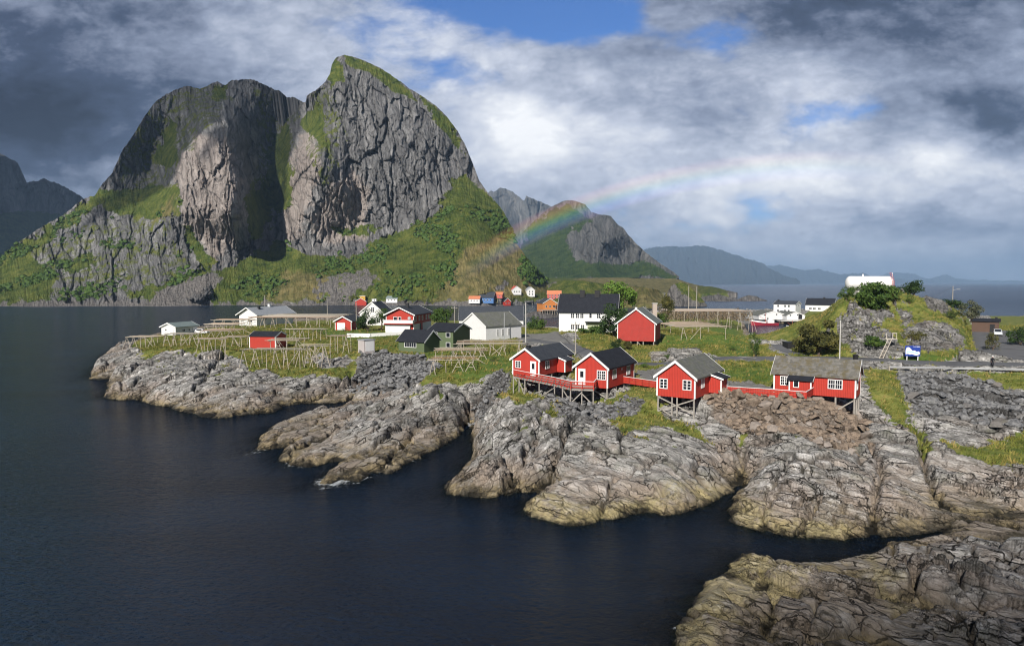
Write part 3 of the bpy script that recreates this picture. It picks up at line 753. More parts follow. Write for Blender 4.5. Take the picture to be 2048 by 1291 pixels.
# ---------------------------------------------------------------- mountains
def mountain_mat(name, rock_a, rock_b, rock_c, grass_a, grass_b, sc_=1.0):
    m_, n = new_mat(name)
    P_ = pos(n)
    mk = n.sep(attr(n, 'mask'))
    fc = attr(n, 'face', 'Vector')
    v1 = n.noise(n.v('MULTIPLY', fc, (1.6, .20, 1)), 1.0, 9, .72, .1)
    v2 = n.noise(n.v('MULTIPLY', fc, (7.0, 1.3, 1)), 1.0, 6, .72, .2)
    v3 = n.noise(n.v('MULTIPLY', P_, (.09 * sc_,) * 3), 1.0, 7, .68)
    v4 = n.noise(n.v('MULTIPLY', P_, (.5 * sc_,) * 3), 1.0, 4, .7)
    t = n.m('ADD', n.m('MULTIPLY', v1, .45), n.m('MULTIPLY', v2, .55))
    jn = n.vor(n.v('ADD', n.v('MULTIPLY', fc, (3.2, 1.1, 1)), n.v('SCALE', n.comb(v2, v1, 0), sc=1.3)), 1.0)
    rk = n.ramp(t, [(.34, rock_a), (.50, rock_b), (.66, rock_c)])
    rk = n.mix(n.m('MULTIPLY', mk[2], .8), rk, n.ramp(t, [(.34, (.20, .165, .145)), (.5, (.39, .335, .30)), (.66, (.56, .50, .46))]))
    rk = n.mix(n.ss(jn, 0, .045, .55, 0), rk, (.03, .03, .03))
    rk = n.mix(n.m('MULTIPLY', n.ss(v4, .55, .65), .35), rk, (.05, .05, .048))
    rk = n.mix(n.m('MULTIPLY', n.m('MULTIPLY', attr(n, 'joint', 'Fac'), n.ss(v3, .40, .60)), .8), rk, (.025, .026, .026))
    g = n.ramp(n.m('ADD', n.m('MULTIPLY', v3, .6), n.m('MULTIPLY', v4, .4)), [(.36, (.016, .030, .010)), (.47, grass_a), (.62, grass_b)])
    g = n.mix(attr(n, 'dry', 'Fac'), g, n.ramp(v3, [(.4, (.10, .10, .035)), (.6, (.24, .20, .085))]))
    gf = n.ss(n.m('ADD', mk[0], n.m('ADD', n.m('MULTIPLY_ADD', v3, 1.8, -.9), n.m('MULTIPLY_ADD', v4, .8, -.4))), .40, .56)
    scr = n.ramp(v4, [(.35, (.09, .085, .08)), (.65, (.26, .24, .225))])
    c_ = n.mix(mk[1], rk, scr)
    c_ = n.mix(gf, c_, g)
    hb_ = n.m('ADD', n.m('MULTIPLY', v2, 1.0), n.m('MULTIPLY', v4, .35))
    finish(n, c_, .95, n.bump(hb_, .9, 5.0 / sc_), .1)
    return m_


def sheet(name, sky, foot, ctl, mat, nx, ny, amp, cell, masks=None, seed=1, back=250, z_back=-5, wob=1.5, smooth_c=60, dry=None):
    """rock face: columns follow the bearing, rows climb from the foot line to the skyline; depth from control points"""
    sky = np.array(sky, float); foot = np.array(foot, float)
    px = np.linspace(max(sky[0, 0], foot[0, 0]), min(sky[-1, 0], foot[-1, 0]), nx)
    top = np.interp(px, sky[:, 0], sky[:, 1]); bot = np.interp(px, foot[:, 0], foot[:, 1])
    top = top + (fbm(px / 14, px * 0, seed + 50, 5, .6) - np.abs(vn(px / 7, px * 0, seed + 55)) * .7) * wob * (1 + .8 * (px < 610))
    t = np.linspace(0, 1, ny) ** 1.0
    PX = np.repeat(px[None], ny, 0)
    PY = bot + (top - bot) * t[:, None]
    d = RBF([(a, b) for a, b, _ in ctl], [c for *_, c in ctl], smooth_c, 0.02)(PX, PY)
    dirx = (PX - CX) / F; yc = -(PY - CY) / F
    dy_ = math.cos(PITCH) + math.sin(PITCH) * yc; dz_ = -math.sin(PITCH) + math.cos(PITCH) * yc
    X = dirx / dy_ * d; Z = H + dz_ / dy_ * d
    m_ = {}
    for k, polys in (masks or {}).items():
        acc = np.zeros(PX.shape)
        nn = fbm(PX / 26, PY / 26, seed + 7, 6, .65) * 26
        for p in polys:
            acc = np.maximum(acc, sst(sdf(PX + nn, PY + nn * .6, p), -7, 7))
        m_[k] = acc
    z0 = np.zeros(PX.shape)
    if 'half' in m_: m_['grass'] = np.maximum(m_['grass'], m_['half'] * .42)
    if 'scree' in m_ and 'grass' in m_: m_['grass'] = m_['grass'] * (1 - m_['scree'] * (.55 + .45 * sst(fbm(PX / 9, PY / 9, seed + 31, 4), -.3, .2)))
    gr, scr, warm, dr = m_.get('grass', z0), m_.get('scree', z0), m_.get('warm', z0), m_.get('dry', z0)
    rk = np.clip(1 - gr * .8 - scr * .85, .08, 1)
    dm = float(np.median(d))
    xs, zs = (PX - CX) * dm / F / cell, (565 - PY) * dm / F / cell     # position on the face
    xs = xs + zs * .10 + fbm(xs * .5, zs * .3, seed + 3, 3) * .12 + fbm(xs * 2.3, zs * 1.4, seed + 6, 3) * .16
    q1, j1 = facets(xs * .75, zs * .20, seed + 30, 1.5)
    q2, j2 = facets(xs * 1.9 + q1 * .3, zs * .62, seed + 40, 1.6)
    q3, j3 = facets(xs * 5.0 + q2 * .4, zs * 2.0, seed + 50, 1.6)
    n_ = q1 * 1.15 + q2 * .80 + q3 * .42 + (ridged(xs * 3.2, zs * .5, seed + 19, 4, .6) - .45) * .5 + (ridged(xs * .8, zs * .2, seed, 5, .6) - .45) * .7 + fbm(xs * .35, zs * .3, seed + 12, 3) * .6 + fbm(xs * 6, zs * 3, seed + 14, 4, .65) * .25
    jt = np.maximum(np.exp(-(j1 / .05) ** 2), .7 * np.exp(-(j2 / .08) ** 2))
    n_ = n_ - jt * .45
    soft_ = fbm(xs * 1.5, zs * 1.5, seed + 21, 5)
    edge = sst(t[:, None] * np.ones_like(PX), 0, .03)
    d2 = d - (n_ * amp * rk + soft_ * amp * .45 * (1 - rk)) * edge
    X = dirx / dy_ * d2; Z = H + dz_ / dy_ * d2
    V = np.stack([X, d2, Z], -1)
    bk = []
    for q, zz in ((.35, .7), (1.0, 0)):
        b = V[-1].copy(); b[:, 1] += back * q; b[:, 0] *= 1 + back * q / d2[-1] * .6; b[:, 2] = np.where(zz > 0, b[:, 2] * zz, z_back); bk.append(b)
    fr = V[0].copy(); fr[:, 2] = np.minimum(fr[:, 2], 0) - 6; fr[:, 1] -= 1
    V = np.concatenate([fr[None], V, np.array(bk)], 0)
    ext = lambda a: np.concatenate([a[:1], a, a[-1:], a[-1:]], 0).ravel()
    mask = np.stack([ext(gr), ext(scr), ext(warm), ext(z0)], -1)
    me = npmesh(name, V.reshape(-1, 3), gridquads(*V.shape[:2]), mat, True, dict(mask=mask, dry=ext(dr), joint=ext(jt), face=np.stack([ext(xs), ext(zs), ext(z0)], -1)))
    o = tag(link(name, me), None, None, None, 'structure')
    return o, V


mm = mountain_mat('cliff', (.048, .048, .050), (.175, .173, .174), (.41, .402, .395), (.07, .10, .020), (.165, .175, .042))
sky_main = [(-60, 535), (0, 515), (40, 482), (90, 450), (130, 428), (165, 398), (190, 390), (205, 368), (225, 345), (245, 300), (270, 265), (285, 240), (305, 210), (330, 190), (360, 176), (375, 172), (400, 178), (415, 172), (435, 163), (452, 172), (462, 162),
            (500, 158), (520, 166), (545, 178), (560, 182), (572, 195), (590, 195), (606, 205), (612, 204), (613, 192), (630, 182), (650, 165), (660, 148), (664, 128), (672, 116), (690, 110), (720, 118), (760, 136), (790, 156), (820, 178), (850, 196), (872, 212), (895, 235), (915, 262), (930, 290),
            (945, 325), (958, 360), (975, 385), (990, 402), (1008, 425), (1022, 455), (1032, 485), (1050, 510), (1062, 530), (1078, 545), (1092, 558), (1104, 578)]
foot_main = [(-60, 613), (0, 613), (400, 611), (700, 610), (1000, 611), (1060, 606), (1104, 598)]
ctl_main = [(x, y, at(x, y, 0)[1]) for x, y in ((-60, 613), (50, 613), (150, 612.5), (250, 612), (400, 611), (550, 610.5), (700, 610), (850, 610.5), (1000, 611))] + [
    (1060, 606, 600), (1104, 598, 640), (1104, 578, 690), (700, 500, 690), (850, 470, 680), (700, 300, 728), (760, 300, 728), (850, 300, 748), (690, 112, 800), (800, 165, 800), (900, 250, 800), (955, 370, 775), (620, 480, 690), (610, 300, 738), (625, 190, 790), (660, 250, 742), (700, 400, 708), (850, 390, 715), (600, 400, 712),
    (930, 310, 800), (960, 420, 705), (1020, 480, 690), (1080, 550, 680), (900, 480, 640), (900, 540, 606), (1000, 540, 622), (840, 560, 590), (950, 580, 580), (1000, 500, 660), (800, 520, 640), (700, 560, 610), (600, 560, 615), (930, 500, 628),
    (545, 450, 745), (560, 360, 815), (592, 215, 880), (515, 310, 850), (530, 390, 810), (535, 510, 680), (575, 440, 720), (575, 300, 850), (480, 190, 885),
    (420, 450, 640), (425, 360, 652), (420, 520, 640), (360, 440, 652), (355, 380, 690), (488, 420, 655), (478, 350, 675), (440, 265, 705), (400, 290, 705), (355, 320, 740), (460, 500, 655), (495, 480, 668),
    (300, 250, 840), (372, 176, 890), (440, 166, 905), (500, 160, 905), (570, 200, 895), (250, 330, 805), (330, 350, 785), (340, 280, 830),
    (200, 420, 745), (100, 500, 700), (20, 560, 650), (150, 560, 625), (250, 540, 640), (300, 470, 690), (345, 560, 612), (0, 590, 605), (250, 450, 715), (-60, 540, 690), (0, 520, 700), (370, 500, 668), (160, 400, 770)]
g_main = [[(-60, 520), (60, 480), (190, 385), (215, 400), (130, 460), (60, 510), (110, 545), (100, 600), (-60, 615)], [(200, 380), (300, 370), (355, 370), (360, 430), (300, 440), (210, 420)], [(120, 520), (180, 500), (190, 540), (130, 545)],
          [(410, 610), (430, 545), (560, 480), (600, 505), (700, 515), (760, 480), (880, 420), (900, 365), (930, 350), (1000, 410), (1100, 570), (1100, 600), (900, 605), (660, 600), (500, 610)], [(380, 560), (430, 520), (410, 500), (380, 450), (370, 470), (400, 525)],
          [(250, 590), (330, 560), (420, 530), (430, 545), (330, 580), (290, 600)], [(490, 400), (530, 350), (545, 440), (530, 470), (500, 480)], [(690, 106), (790, 150), (830, 200), (790, 185), (740, 145), (695, 130)], [(600, 250), (640, 200), (650, 250), (660, 300), (640, 290)],
          [(665, 455), (760, 450), (740, 470), (680, 470)], [(420, 170), (455, 160), (460, 200), (420, 200)], [(300, 320), (340, 230), (360, 280), (340, 340)], [(840, 190), (900, 240), (930, 310), (900, 280), (860, 230)], [(630, 60), (672, 110), (690, 160), (660, 180)], [(540, 280), (580, 230), (585, 400), (560, 430), (530, 400)]]
half_main = [[(235, 320), (310, 200), (372, 172), (440, 166), (470, 200), (410, 260), (365, 320), (340, 380), (250, 400)], [(500, 170), (600, 205), (580, 400), (540, 460), (500, 420), (520, 300)], [(60, 500), (200, 440), (330, 420), (390, 560), (250, 590), (100, 600)], [(620, 180), (660, 160), (700, 260), (650, 400), (610, 300)]]
scree_main = [[(280, 605), (330, 575), (420, 545), (450, 555), (370, 600), (340, 612)], [(620, 595), (640, 560), (730, 535), (760, 555), (720, 590), (680, 605)], [(-60, 604), (1010, 602), (1010, 616), (-60, 616)], [(980, 580), (1010, 560), (1020, 590)]]
warm_main = [[(350, 330), (390, 270), (460, 280), (480, 360), (495, 430), (470, 490), (430, 525), (400, 480), (365, 450)], [(620, 440), (700, 330), (740, 380), (730, 480), (640, 490)], [(555, 480), (590, 300), (620, 250), (640, 330), (600, 480)], [(860, 590), (920, 520), (960, 495), (940, 540)]]
dry_main = [[(860, 600), (930, 495), (1030, 470), (1100, 580), (1000, 605)], [(540, 600), (570, 540), (660, 550), (640, 600)], [(290, 450), (350, 390), (350, 430)]]
M_main, V_main = sheet('mountain', sky_main, foot_main, ctl_main, mm, 1000, 460, 8.5, 20.0, dict(grass=g_main, half=half_main, scree=scree_main, warm=warm_main, dry=dry_main), 5, 260, -6, 2.2)
tag(M_main, 'steep grey cliff mountain rising from the far shore')

hm = mountain_mat('distant_slope', (.05, .052, .05), (.13, .13, .125), (.26, .25, .24), (.035, .065, .016), (.085, .115, .03), .45)
sky_r = [(985, 520), (1010, 480), (1040, 470), (1070, 440), (1100, 415), (1120, 405), (1135, 400), (1150, 402), (1170, 408), (1182, 424), (1205, 430), (1222, 432), (1236, 450), (1246, 455), (1255, 468), (1275, 490), (1300, 512), (1325, 530), (1345, 542), (1358, 553)]
foot_r = [(985, 558), (1358, 556)]
ctl_r = [(985, 557, 1500), (1100, 557, 1450), (1200, 557, 1420), (1358, 556, 1500), (1135, 402, 2000), (1220, 434, 1850), (1185, 470, 1640), (1150, 470, 1750), (1250, 470, 1700), (1100, 480, 1800), (1040, 480, 1900), (1300, 525, 1600), (1200, 520, 1520), (1120, 520, 1600), (1215, 480, 1580), (1230, 490, 1640), (1060, 530, 1600)]
m_, _ = sheet('mountain', sky_r, foot_r, ctl_r, hm, 300, 160, 16, 45, dict(grass=[[(1030, 560), (1060, 450), (1130, 405), (1180, 440), (1130, 470), (1150, 520), (1260, 530), (1290, 520), (1358, 556)]]), 15, 500, -6, 2.0)
tag(m_, 'green and grey mountain under the foot of the rainbow')
sky_p = [(930, 470), (950, 420), (972, 392), (980, 382), (988, 384), (1000, 376), (1012, 378), (1025, 384), (1038, 394), (1048, 402), (1053, 392), (1062, 396), (1076, 402), (1100, 412), (1130, 430), (1160, 460)]
m_, _ = sheet('mountain', sky_p, [(930, 520), (1160, 520)], [(930, 520, 3400), (1160, 520, 3400), (1000, 380, 4200), (1055, 395, 4000), (1000, 440, 3600), (1100, 420, 4000), (1030, 430, 3900)], hm, 160, 80, 40, 120, None, 25, 800, -6, 2.5)
tag(m_, 'pair of hazy pointed peaks behind the cliff mountain')
sky_l = [(-120, 280), (-60, 300), (0, 306), (22, 318), (36, 326), (45, 348), (46, 368), (60, 365), (85, 358), (108, 364), (130, 374), (150, 386), (165, 395), (200, 425), (240, 450)]
m_, _ = sheet('mountain', sky_l, [(-120, 605), (240, 605)], [(-120, 605, 1500), (240, 605, 1500), (0, 310, 2600), (90, 360, 2400), (46, 370, 2350), (160, 400, 2500), (60, 480, 1900), (-100, 300, 2500), (20, 420, 2000)], hm, 200, 140, 24, 70, dict(grass=[[(-120, 420), (240, 430), (240, 610), (-120, 610)]]), 35, 700, -6, 2.5)
tag(m_, 'dark shaded mountain at the left behind the cliff')
fm = mountain_mat('faint_island', (.03, .035, .035), (.05, .055, .05), (.08, .085, .08), (.03, .045, .02), (.05, .06, .03), .12)
for i, (sk, D, lab) in enumerate([
    ([(1255, 530), (1290, 498), (1320, 494), (1345, 492), (1365, 494), (1395, 491), (1420, 494), (1440, 500), (1462, 508), (1480, 512), (1500, 520), (1520, 524), (1545, 540), (1570, 552), (1600, 561)], 9000, 'broad hazy blue island right of the rainbow mountain'),
    ([(1500, 545), (1530, 532), (1560, 530), (1590, 537), (1610, 541), (1635, 538), (1655, 543), (1680, 549), (1720, 546), (1745, 552), (1790, 556), (1830, 562)], 14000, 'low faint blue island on the horizon'),
    ([(1740, 560), (1770, 548), (1785, 545), (1810, 546), (1830, 548), (1850, 556), (1880, 561)], 17500, 'faint island behind the white tank'),
    ([(1845, 562), (1870, 556), (1885, 549), (1897, 550), (1912, 558), (1950, 560), (2048, 562)], 17000, 'faint pointed islet on the horizon')]):
    b0 = [(x, 565 + H * F / D) for x, _ in (sk[0], sk[-1])]
    m_, _ = sheet('mountain', sk, b0, [(sk[0][0], 566, D), (sk[-1][0], 566, D), (sk[len(sk) // 2][0], 520, D * 1.12), (sk[2][0], 530, D * 1.08), (sk[len(sk) // 2][0], 566, D)], fm, 200, 40, D * .010, D * .02, None, 41 + i, D * .1, -6, 4.0)
    tag(m_, lab)

# low green hills, the stack and the skerries across the sound
lm = mountain_mat('low_hill', (.07, .068, .062), (.19, .18, .17), (.34, .32, .30), (.07, .10, .02), (.19, .185, .05), 1.6)
hills = [
    ('hill', [(1030, 590), (1060, 582), (1085, 576), (1105, 564), (1130, 560), (1165, 561), (1200, 566), (1235, 572), (1260, 574), (1290, 580), (1310, 588)], 604, 560, 660, 'green mound behind the big white house', 3.5),
    ('hill', [(1195, 585), (1225, 574), (1260, 572), (1300, 576), (1318, 580), (1326, 590), (1330, 604)], 610, 470, 540, 'dry grassy knoll left of the rock stack', 3.0),
    ('rock_stack', [(1334, 606), (1337, 580), (1342, 572), (1352, 566), (1362, 564), (1374, 568), (1386, 578), (1396, 590), (1406, 600), (1414, 610)], 612.5, 560, 590, 'grass topped rock stack at the mouth of the sound', 3.5),
    ('hill', [(1075, 560), (1100, 556), (1160, 556), (1240, 555), (1310, 557), (1350, 557), (1380, 566), (1400, 571), (1430, 574), (1452, 580), (1475, 585)], 586, 880, 1150, 'low shore flat below the green mountain', 4.0),
    ('skerry', [(1385, 602), (1396, 596), (1420, 590), (1440, 589), (1455, 593), (1470, 597), (1485, 598), (1500, 600)], 602.5, 690, 730, 'long low skerry in the sound', 2.0),
    ('skerry', [(1476, 601), (1484, 594), (1498, 590), (1512, 592), (1522, 597), (1534, 600)], 602, 690, 720, 'small humped skerry right of the long one', 2.0),
    ('shore', [(1030, 640), (1050, 630), (1062, 624), (1080, 621), (1105, 620), (1130, 621), (1150, 628)], 636, 372, 412, 'rocky shore under the orange pier house', 1.6)]
for i, (nm, sk, fy, d0, d1, lab, am) in enumerate(hills):
    xm = [p[0] for p in sk]; ym = min(p[1] for p in sk)
    db = at(xm[0], fy, 0)[1] if nm != 'hill' or fy > 600 else d0
    db = min(db, d0 + 60) if fy > 575 else d0
    ctl = [(x, fy, db) for x in (xm[0], (xm[0] + xm[-1]) / 2, xm[-1])] + [(xm[len(xm) // 2], ym, max(d1, db + 25)), (xm[1], (ym + fy) / 2, db + (d1 - d0) * .5 + 8), (xm[-2], (ym + fy) / 2, db + (d1 - d0) * .5 + 8)]
    gp = [[(xm[0], ym - 4)] + [(x, y - 4) for x, y in sk] + [(xm[-1], fy - 1.5), (xm[0], fy - 1.5)]]
    if nm == 'rock_stack': gp = [[(1345, 560), (1364, 558), (1400, 590), (1412, 606), (1380, 596), (1352, 575)]]
    mk_ = dict(grass=gp, dry=gp if i in (1,) else [])
    if nm in ('skerry', 'shore'): mk_ = {}
    if i == 3: mk_ = dict(grass=[[(1060, 545), (1450, 550), (1450, 590), (1060, 590)]], dry=[[(1150, 550), (1400, 550), (1400, 590), (1150, 590)]])
    m_, _ = sheet(nm, sk, [(xm[0], fy), (xm[-1], fy)], ctl, lm, 130, 40, am, 9.0, mk_, 60 + i, max(40, (d1 - d0) * .8), -3, 1.2, 25)
    tag(m_, lab)

# ---------------------------------------------------------------- air: haze, the rainbow, unseen cloud shapes added for shade
hzm, n = new_mat('haze')
vp = n.new('ShaderNodeVolumePrincipled')
n.put(vp.inputs['Color'], (.45, .68, 1.0, 1)); vp.inputs['Density'].default_value = 0.8e-4; vp.inputs['Anisotropy'].default_value = 0.0
n.l.new(vp.outputs[0], n.new('ShaderNodeOutputMaterial').inputs['Volume'])
bx = np.array([[x, y, z] for z in (-8, 700) for y in (-1500, 24500) for x in (-26000, 26000)], float)
me = npmesh('haze', bx, np.array([[0, 2, 3, 1], [4, 5, 7, 6], [0, 1, 5, 4], [2, 6, 7, 3], [0, 4, 6, 2], [1, 3, 7, 5]]), hzm, False)
tag(link('haze', me), None, None, None, 'stuff')

rbm, n = new_mat('rainbow_light')
tt = attr(n, 'across', 'Fac'); al = attr(n, 'fade', 'Fac')
rc = n.ramp(tt, [(0, (0, 0, 0)), (.12, (.05, .03, .14)), (.3, (.03, .09, .22)), (.46, (.05, .16, .12)), (.6, (.18, .17, .04)), (.74, (.24, .11, .03)), (.88, (.14, .03, .03)), (1, (0, 0, 0))])
em = n.new('ShaderNodeEmission'); n.put(em.inputs[0], rc); n.put(em.inputs[1], n.m('MULTIPLY', al, .5))
tr = n.new('ShaderNodeBsdfTransparent'); ad = n.new('ShaderNodeAddShader')
n.l.new(em.outputs[0], ad.inputs[0]); n.l.new(tr.outputs[0], ad.inputs[1]); n.l.new(ad.outputs[0], n.new('ShaderNodeOutputMaterial').inputs[0])
axis = -SUN
e1 = axis.cross(Vector((0, 0, 1))).normalized(); e2 = e1.cross(axis)
rows = []
NA = 120
for j in range(15):
    t = j / 14; th = R(39.6 + 2.2 * t)
    row = []
    for i in range(NA):
        ph = pi / 2 + R(-58 + 76 * i / (NA - 1))
        d = axis * cos(th) + (-e1 * cos(ph) + e2 * sin(ph)) * sin(th)
        p = Vector((0, 0, H)) + d * (560 / max(d.y, .2))
        row.append(p)
    rows.append(row)
V = np.array(rows)
ppx = CX + F * V[..., 0] / V[..., 1]
ppy = 565 - F * (V[..., 2] - H) / V[..., 1]
print('RAINBOW', ppx[7, ::20].round(), ppy[7, ::20].round())
fade = sst(ppx, 900, 1080) * sst(ppx, 1850, 1500) * (1 - .35 * sst(ppx, 1200, 1500))
me = npmesh('rainbow', V.reshape(-1, 3), gridquads(15, NA), rbm, True, dict(across=np.repeat(np.linspace(0, 1, 15)[:, None], NA, 1).ravel(), fade=fade.ravel()))
tag(link('rainbow', me), 'faint rainbow arching from the cliff foot into the clouds', 'rainbow')

clms = []  # unseen cloud meshes, added and shaped to cast the wanted shade
for tr_ in (.56, .06, .1):
    clm, n = new_mat('cloud'); clms.append(clm)
    db = n.new('ShaderNodeBsdfDiffuse'); n.put(db.inputs[0], (.85, .87, .9, 1)); tb = n.new('ShaderNodeBsdfTransparent'); mx = n.new('ShaderNodeMixShader'); mx.inputs[0].default_value = tr_
    n.l.new(db.outputs[0], mx.inputs[1]); n.l.new(tb.outputs[0], mx.inputs[2]); n.l.new(mx.outputs[0], n.new('ShaderNodeOutputMaterial').inputs[0])
CZ = 820.0
fp = []  # area wanted in shade, carried up towards the sun
for px, py, D in [(150, 470, 720), (215, 370, 770), (240, 270, 830), (310, 180, 870), (370, 150, 900), (500, 135, 905), (575, 160, 900), (604, 190, 885), (598, 260, 860), (575, 400, 790), (548, 460, 745), (525, 400, 770), (505, 330, 760), (480, 260, 750), (440, 215, 740), (400, 235, 735), (370, 270, 735), (352, 325, 720), (300, 345, 740), (240, 375, 750)]:
    p = atY(px, py, D); t = (CZ - p[2]) / SUN.z
    fp.append((p[0] + SUN.x * t, p[1] + SUN.y * t))
k0 = CZ / SUN.z
fps = [fp, [(SUN.x * k0 + x, SUN.y * k0 + y) for x, y in ((7, 34), (14, 36.5), (20, 38.5), (27, 40.5), (36, 43), (70, 44), (120, -20), (80, -90), (0, -80), (-40, -20), (-16, 14))],  # second outline added to darken the near foreground
       [(-2600, 2300), (-1720, 1900), (-1150, 1250), (-1000, 800), (-2100, 500), (-3000, 1500)]]
for i, f_ in enumerate(fps):
    A = np.array(f_); x0, y0 = A.min(0); x1, y1 = A.max(0); st_ = max(x1 - x0, y1 - y0) / 70
    gx, gy_ = np.meshgrid(np.arange(x0 - st_, x1 + 2 * st_, st_), np.arange(y0 - st_, y1 + 2 * st_, st_))
    w_ = st_ * (3 if i != 1 else 1.2)
    d_ = sdf(gx + fbm(gx / w_ / 2, gy_ / w_ / 2, 91, 4) * w_, gy_ + fbm(gx / w_ / 2, gy_ / w_ / 2, 95, 4) * w_, A)
    hgt_ = np.sqrt(np.maximum(d_, 0) * (20 if i != 1 else 6)) * (1 + .5 * fbm(gx / w_, gy_ / w_, 97, 3))
    ok = d_ > 0
    top_ = np.stack([gx, gy_, CZ + hgt_], -1).reshape(-1, 3); bt = np.stack([gx, gy_, CZ - hgt_ * .35], -1).reshape(-1, 3)
    q = gridquads(*gx.shape); kk = ok.ravel()[q].any(1); q = q[kk]
    me = npmesh('clouds', np.concatenate([top_, bt]), np.concatenate([q, q[:, ::-1] + len(top_)]), clms[i])
    tag(link('clouds', me), 'unseen cloud shape added to cast shade on the land', None, None, 'stuff')

# ---------------------------------------------------------------- materials for made things
MATS = {}


def paint(name, c, rough=.6, boards=None, wear=.25, spec=.3, scale=1.0, dirt=(.12, .10, .09)):
    if name in MATS: return MATS[name]
    m_, n = new_mat(name)
    P_ = n.new('ShaderNodeTexCoord').outputs['Object']
    n1 = n.noise(P_, .9 * scale, 5, .65); n2 = n.noise(n.v('MULTIPLY', P_, (6 * scale, 6 * scale, .8 * scale)), 1.0, 4, .7)
    c_ = n.mix(n.m('MULTIPLY', n.ss(n1, .40, .70), wear), c, tuple(x * .66 + .012 for x in c))
    c_ = n.mix(n.m('MULTIPLY', n.ss(n2, .55, .8), wear), c_, dirt)
    nrm = None
    if boards:
        pw, sp = boards
        x, y, z = n.sep(P_)
        q = z if pw == 'h' else n.m('ADD', x, y)
        fr = n.m('FRACT', n.m('DIVIDE', q, sp))
        ln = n.ss(n.m('ABSOLUTE', n.m('SUBTRACT', fr, .5)), .36, .48)
        c_ = n.mix(n.m('MULTIPLY', ln, .5), c_, tuple(x * .35 for x in c))
        nrm = n.bump(n.m('SUBTRACT', 1.0, ln), .6, .03)
    finish(n, c_, rough, nrm, spec)
    MATS[name] = m_
    return m_


def roofing(name, a, b, moss=None, row=.3, rough=.85):
    if name in MATS: return MATS[name]
    m_, n = new_mat(name)
    P_ = n.new('ShaderNodeTexCoord').outputs['Object']
    n1 = n.noise(P_, 1.2, 6, .7); n2 = n.noise(P_, 7.0, 3, .7)
    vc = n.vor(n.v('MULTIPLY', P_, (2.4, 2.4, 2.4)), 1.0, 'F1', 'Color')
    c_ = n.mix(n.m('ADD', n.m('MULTIPLY', n.sep(vc)[0], .5), n.m('MULTIPLY', n2, .5)), a, b)
    if moss: c_ = n.mix(n.ss(n1, .46, .62, 0, .85), c_, moss)
    fr = n.m('FRACT', n.m('DIVIDE', n.sep(P_)[2], row))
    ln = n.ss(fr, .0, .14, 1, 0)
    c_ = n.mix(n.m('MULTIPLY', ln, .35), c_, tuple(x * .4 for x in a))
    finish(n, c_, rough, n.bump(n.m('ADD', fr, n.m('MULTIPLY', n2, .6)), .5, .05), .3)
    MATS[name] = m_
    return m_


RED = paint('red_boards', (.47, .043, .028), .6, ('v', .19), .4)
RED_H = paint('red_cladding', (.46, .042, .026), .6, ('h', .2), .35)
RED_DARK = paint('old_red_boards', (.42, .045, .035), .7, ('v', .2), .5, dirt=(.45, .22, .18))
WHITE = paint('white_paint', (.80, .80, .79), .5, None, .10)
WHITE_B = paint('white_boards', (.78, .78, .77), .55, ('h', .22), .14)
WHITE_V = paint('white_upright_boards', (.76, .76, .76), .55, ('v', .2), .18)
GREEN_W = paint('olive_green_boards', (.11, .145, .075), .65, ('h', .2), .15)
ORANGE = paint('ochre_orange_boards', (.58, .22, .06), .6, ('h', .25), .2)
YELLOW = paint('yellow_boards', (.62, .36, .06), .6, ('v', .25), .2)
BLUE_W = paint('blue_boards', (.08, .19, .42), .6, ('h', .25), .2)
PINKRED = paint('faded_red_boards', (.52, .12, .10), .6, ('h', .25), .2)
WOOD = paint('weathered_wood', (.34, .315, .28), .85, None, .5, .15, 2.0)
WOOD_P = paint('pale_poles', (.44, .39, .32), .85, None, .45, .15, 2.0)
WOOD_D = paint('dark_wood', (.12, .075, .055), .8, ('v', .2), .4)
GREYBOX = paint('grey_cladding', (.48, .44, .43), .7, ('v', .18), .2)
DARK = paint('black_metal', (.02, .02, .022), .5, None, .1)
METAL = paint('galvanised_steel', (.42, .43, .44), .45, None, .25, .5)
CONC = paint('pale_concrete', (.50, .49, .46), .9, None, .3)
ROOF_BLK = roofing('black_roof_felt', (.010, .012, .018), (.026, .029, .038), None, .35)
ROOF_SLATE = roofing('dark_slate_roof', (.030, .036, .048), (.065, .072, .085), None, .28)
ROOF_GREY = roofing('grey_slate_roof', (.09, .095, .09), (.19, .19, .175), (.13, .14, .10), .25)
ROOF_MOSS = roofing('mossy_slate_roof', (.07, .068, .06), (.22, .21, .19), (.12, .10, .055), .3)
ROOF_LIGHT = roofing('pale_grey_roof', (.26, .28, .31), (.36, .38, .40), None, .4, .6)
ROOF_GRN = roofing('grey_green_roof', (.16, .21, .21), (.24, .29, .28), None, .4, .6)
ROOF_RED = roofing('red_tile_roof', (.42, .06, .05), (.55, .12, .08), None, .3)
ROOF_ORG = roofing('orange_tile_roof', (.55, .17, .08), (.62, .25, .13), None, .3)


def glass_mat():
    m_, n = new_mat('window_glass')
    finish(n, (.015, .018, .024), .08, None, .6)
    return m_


GLASS = glass_mat()


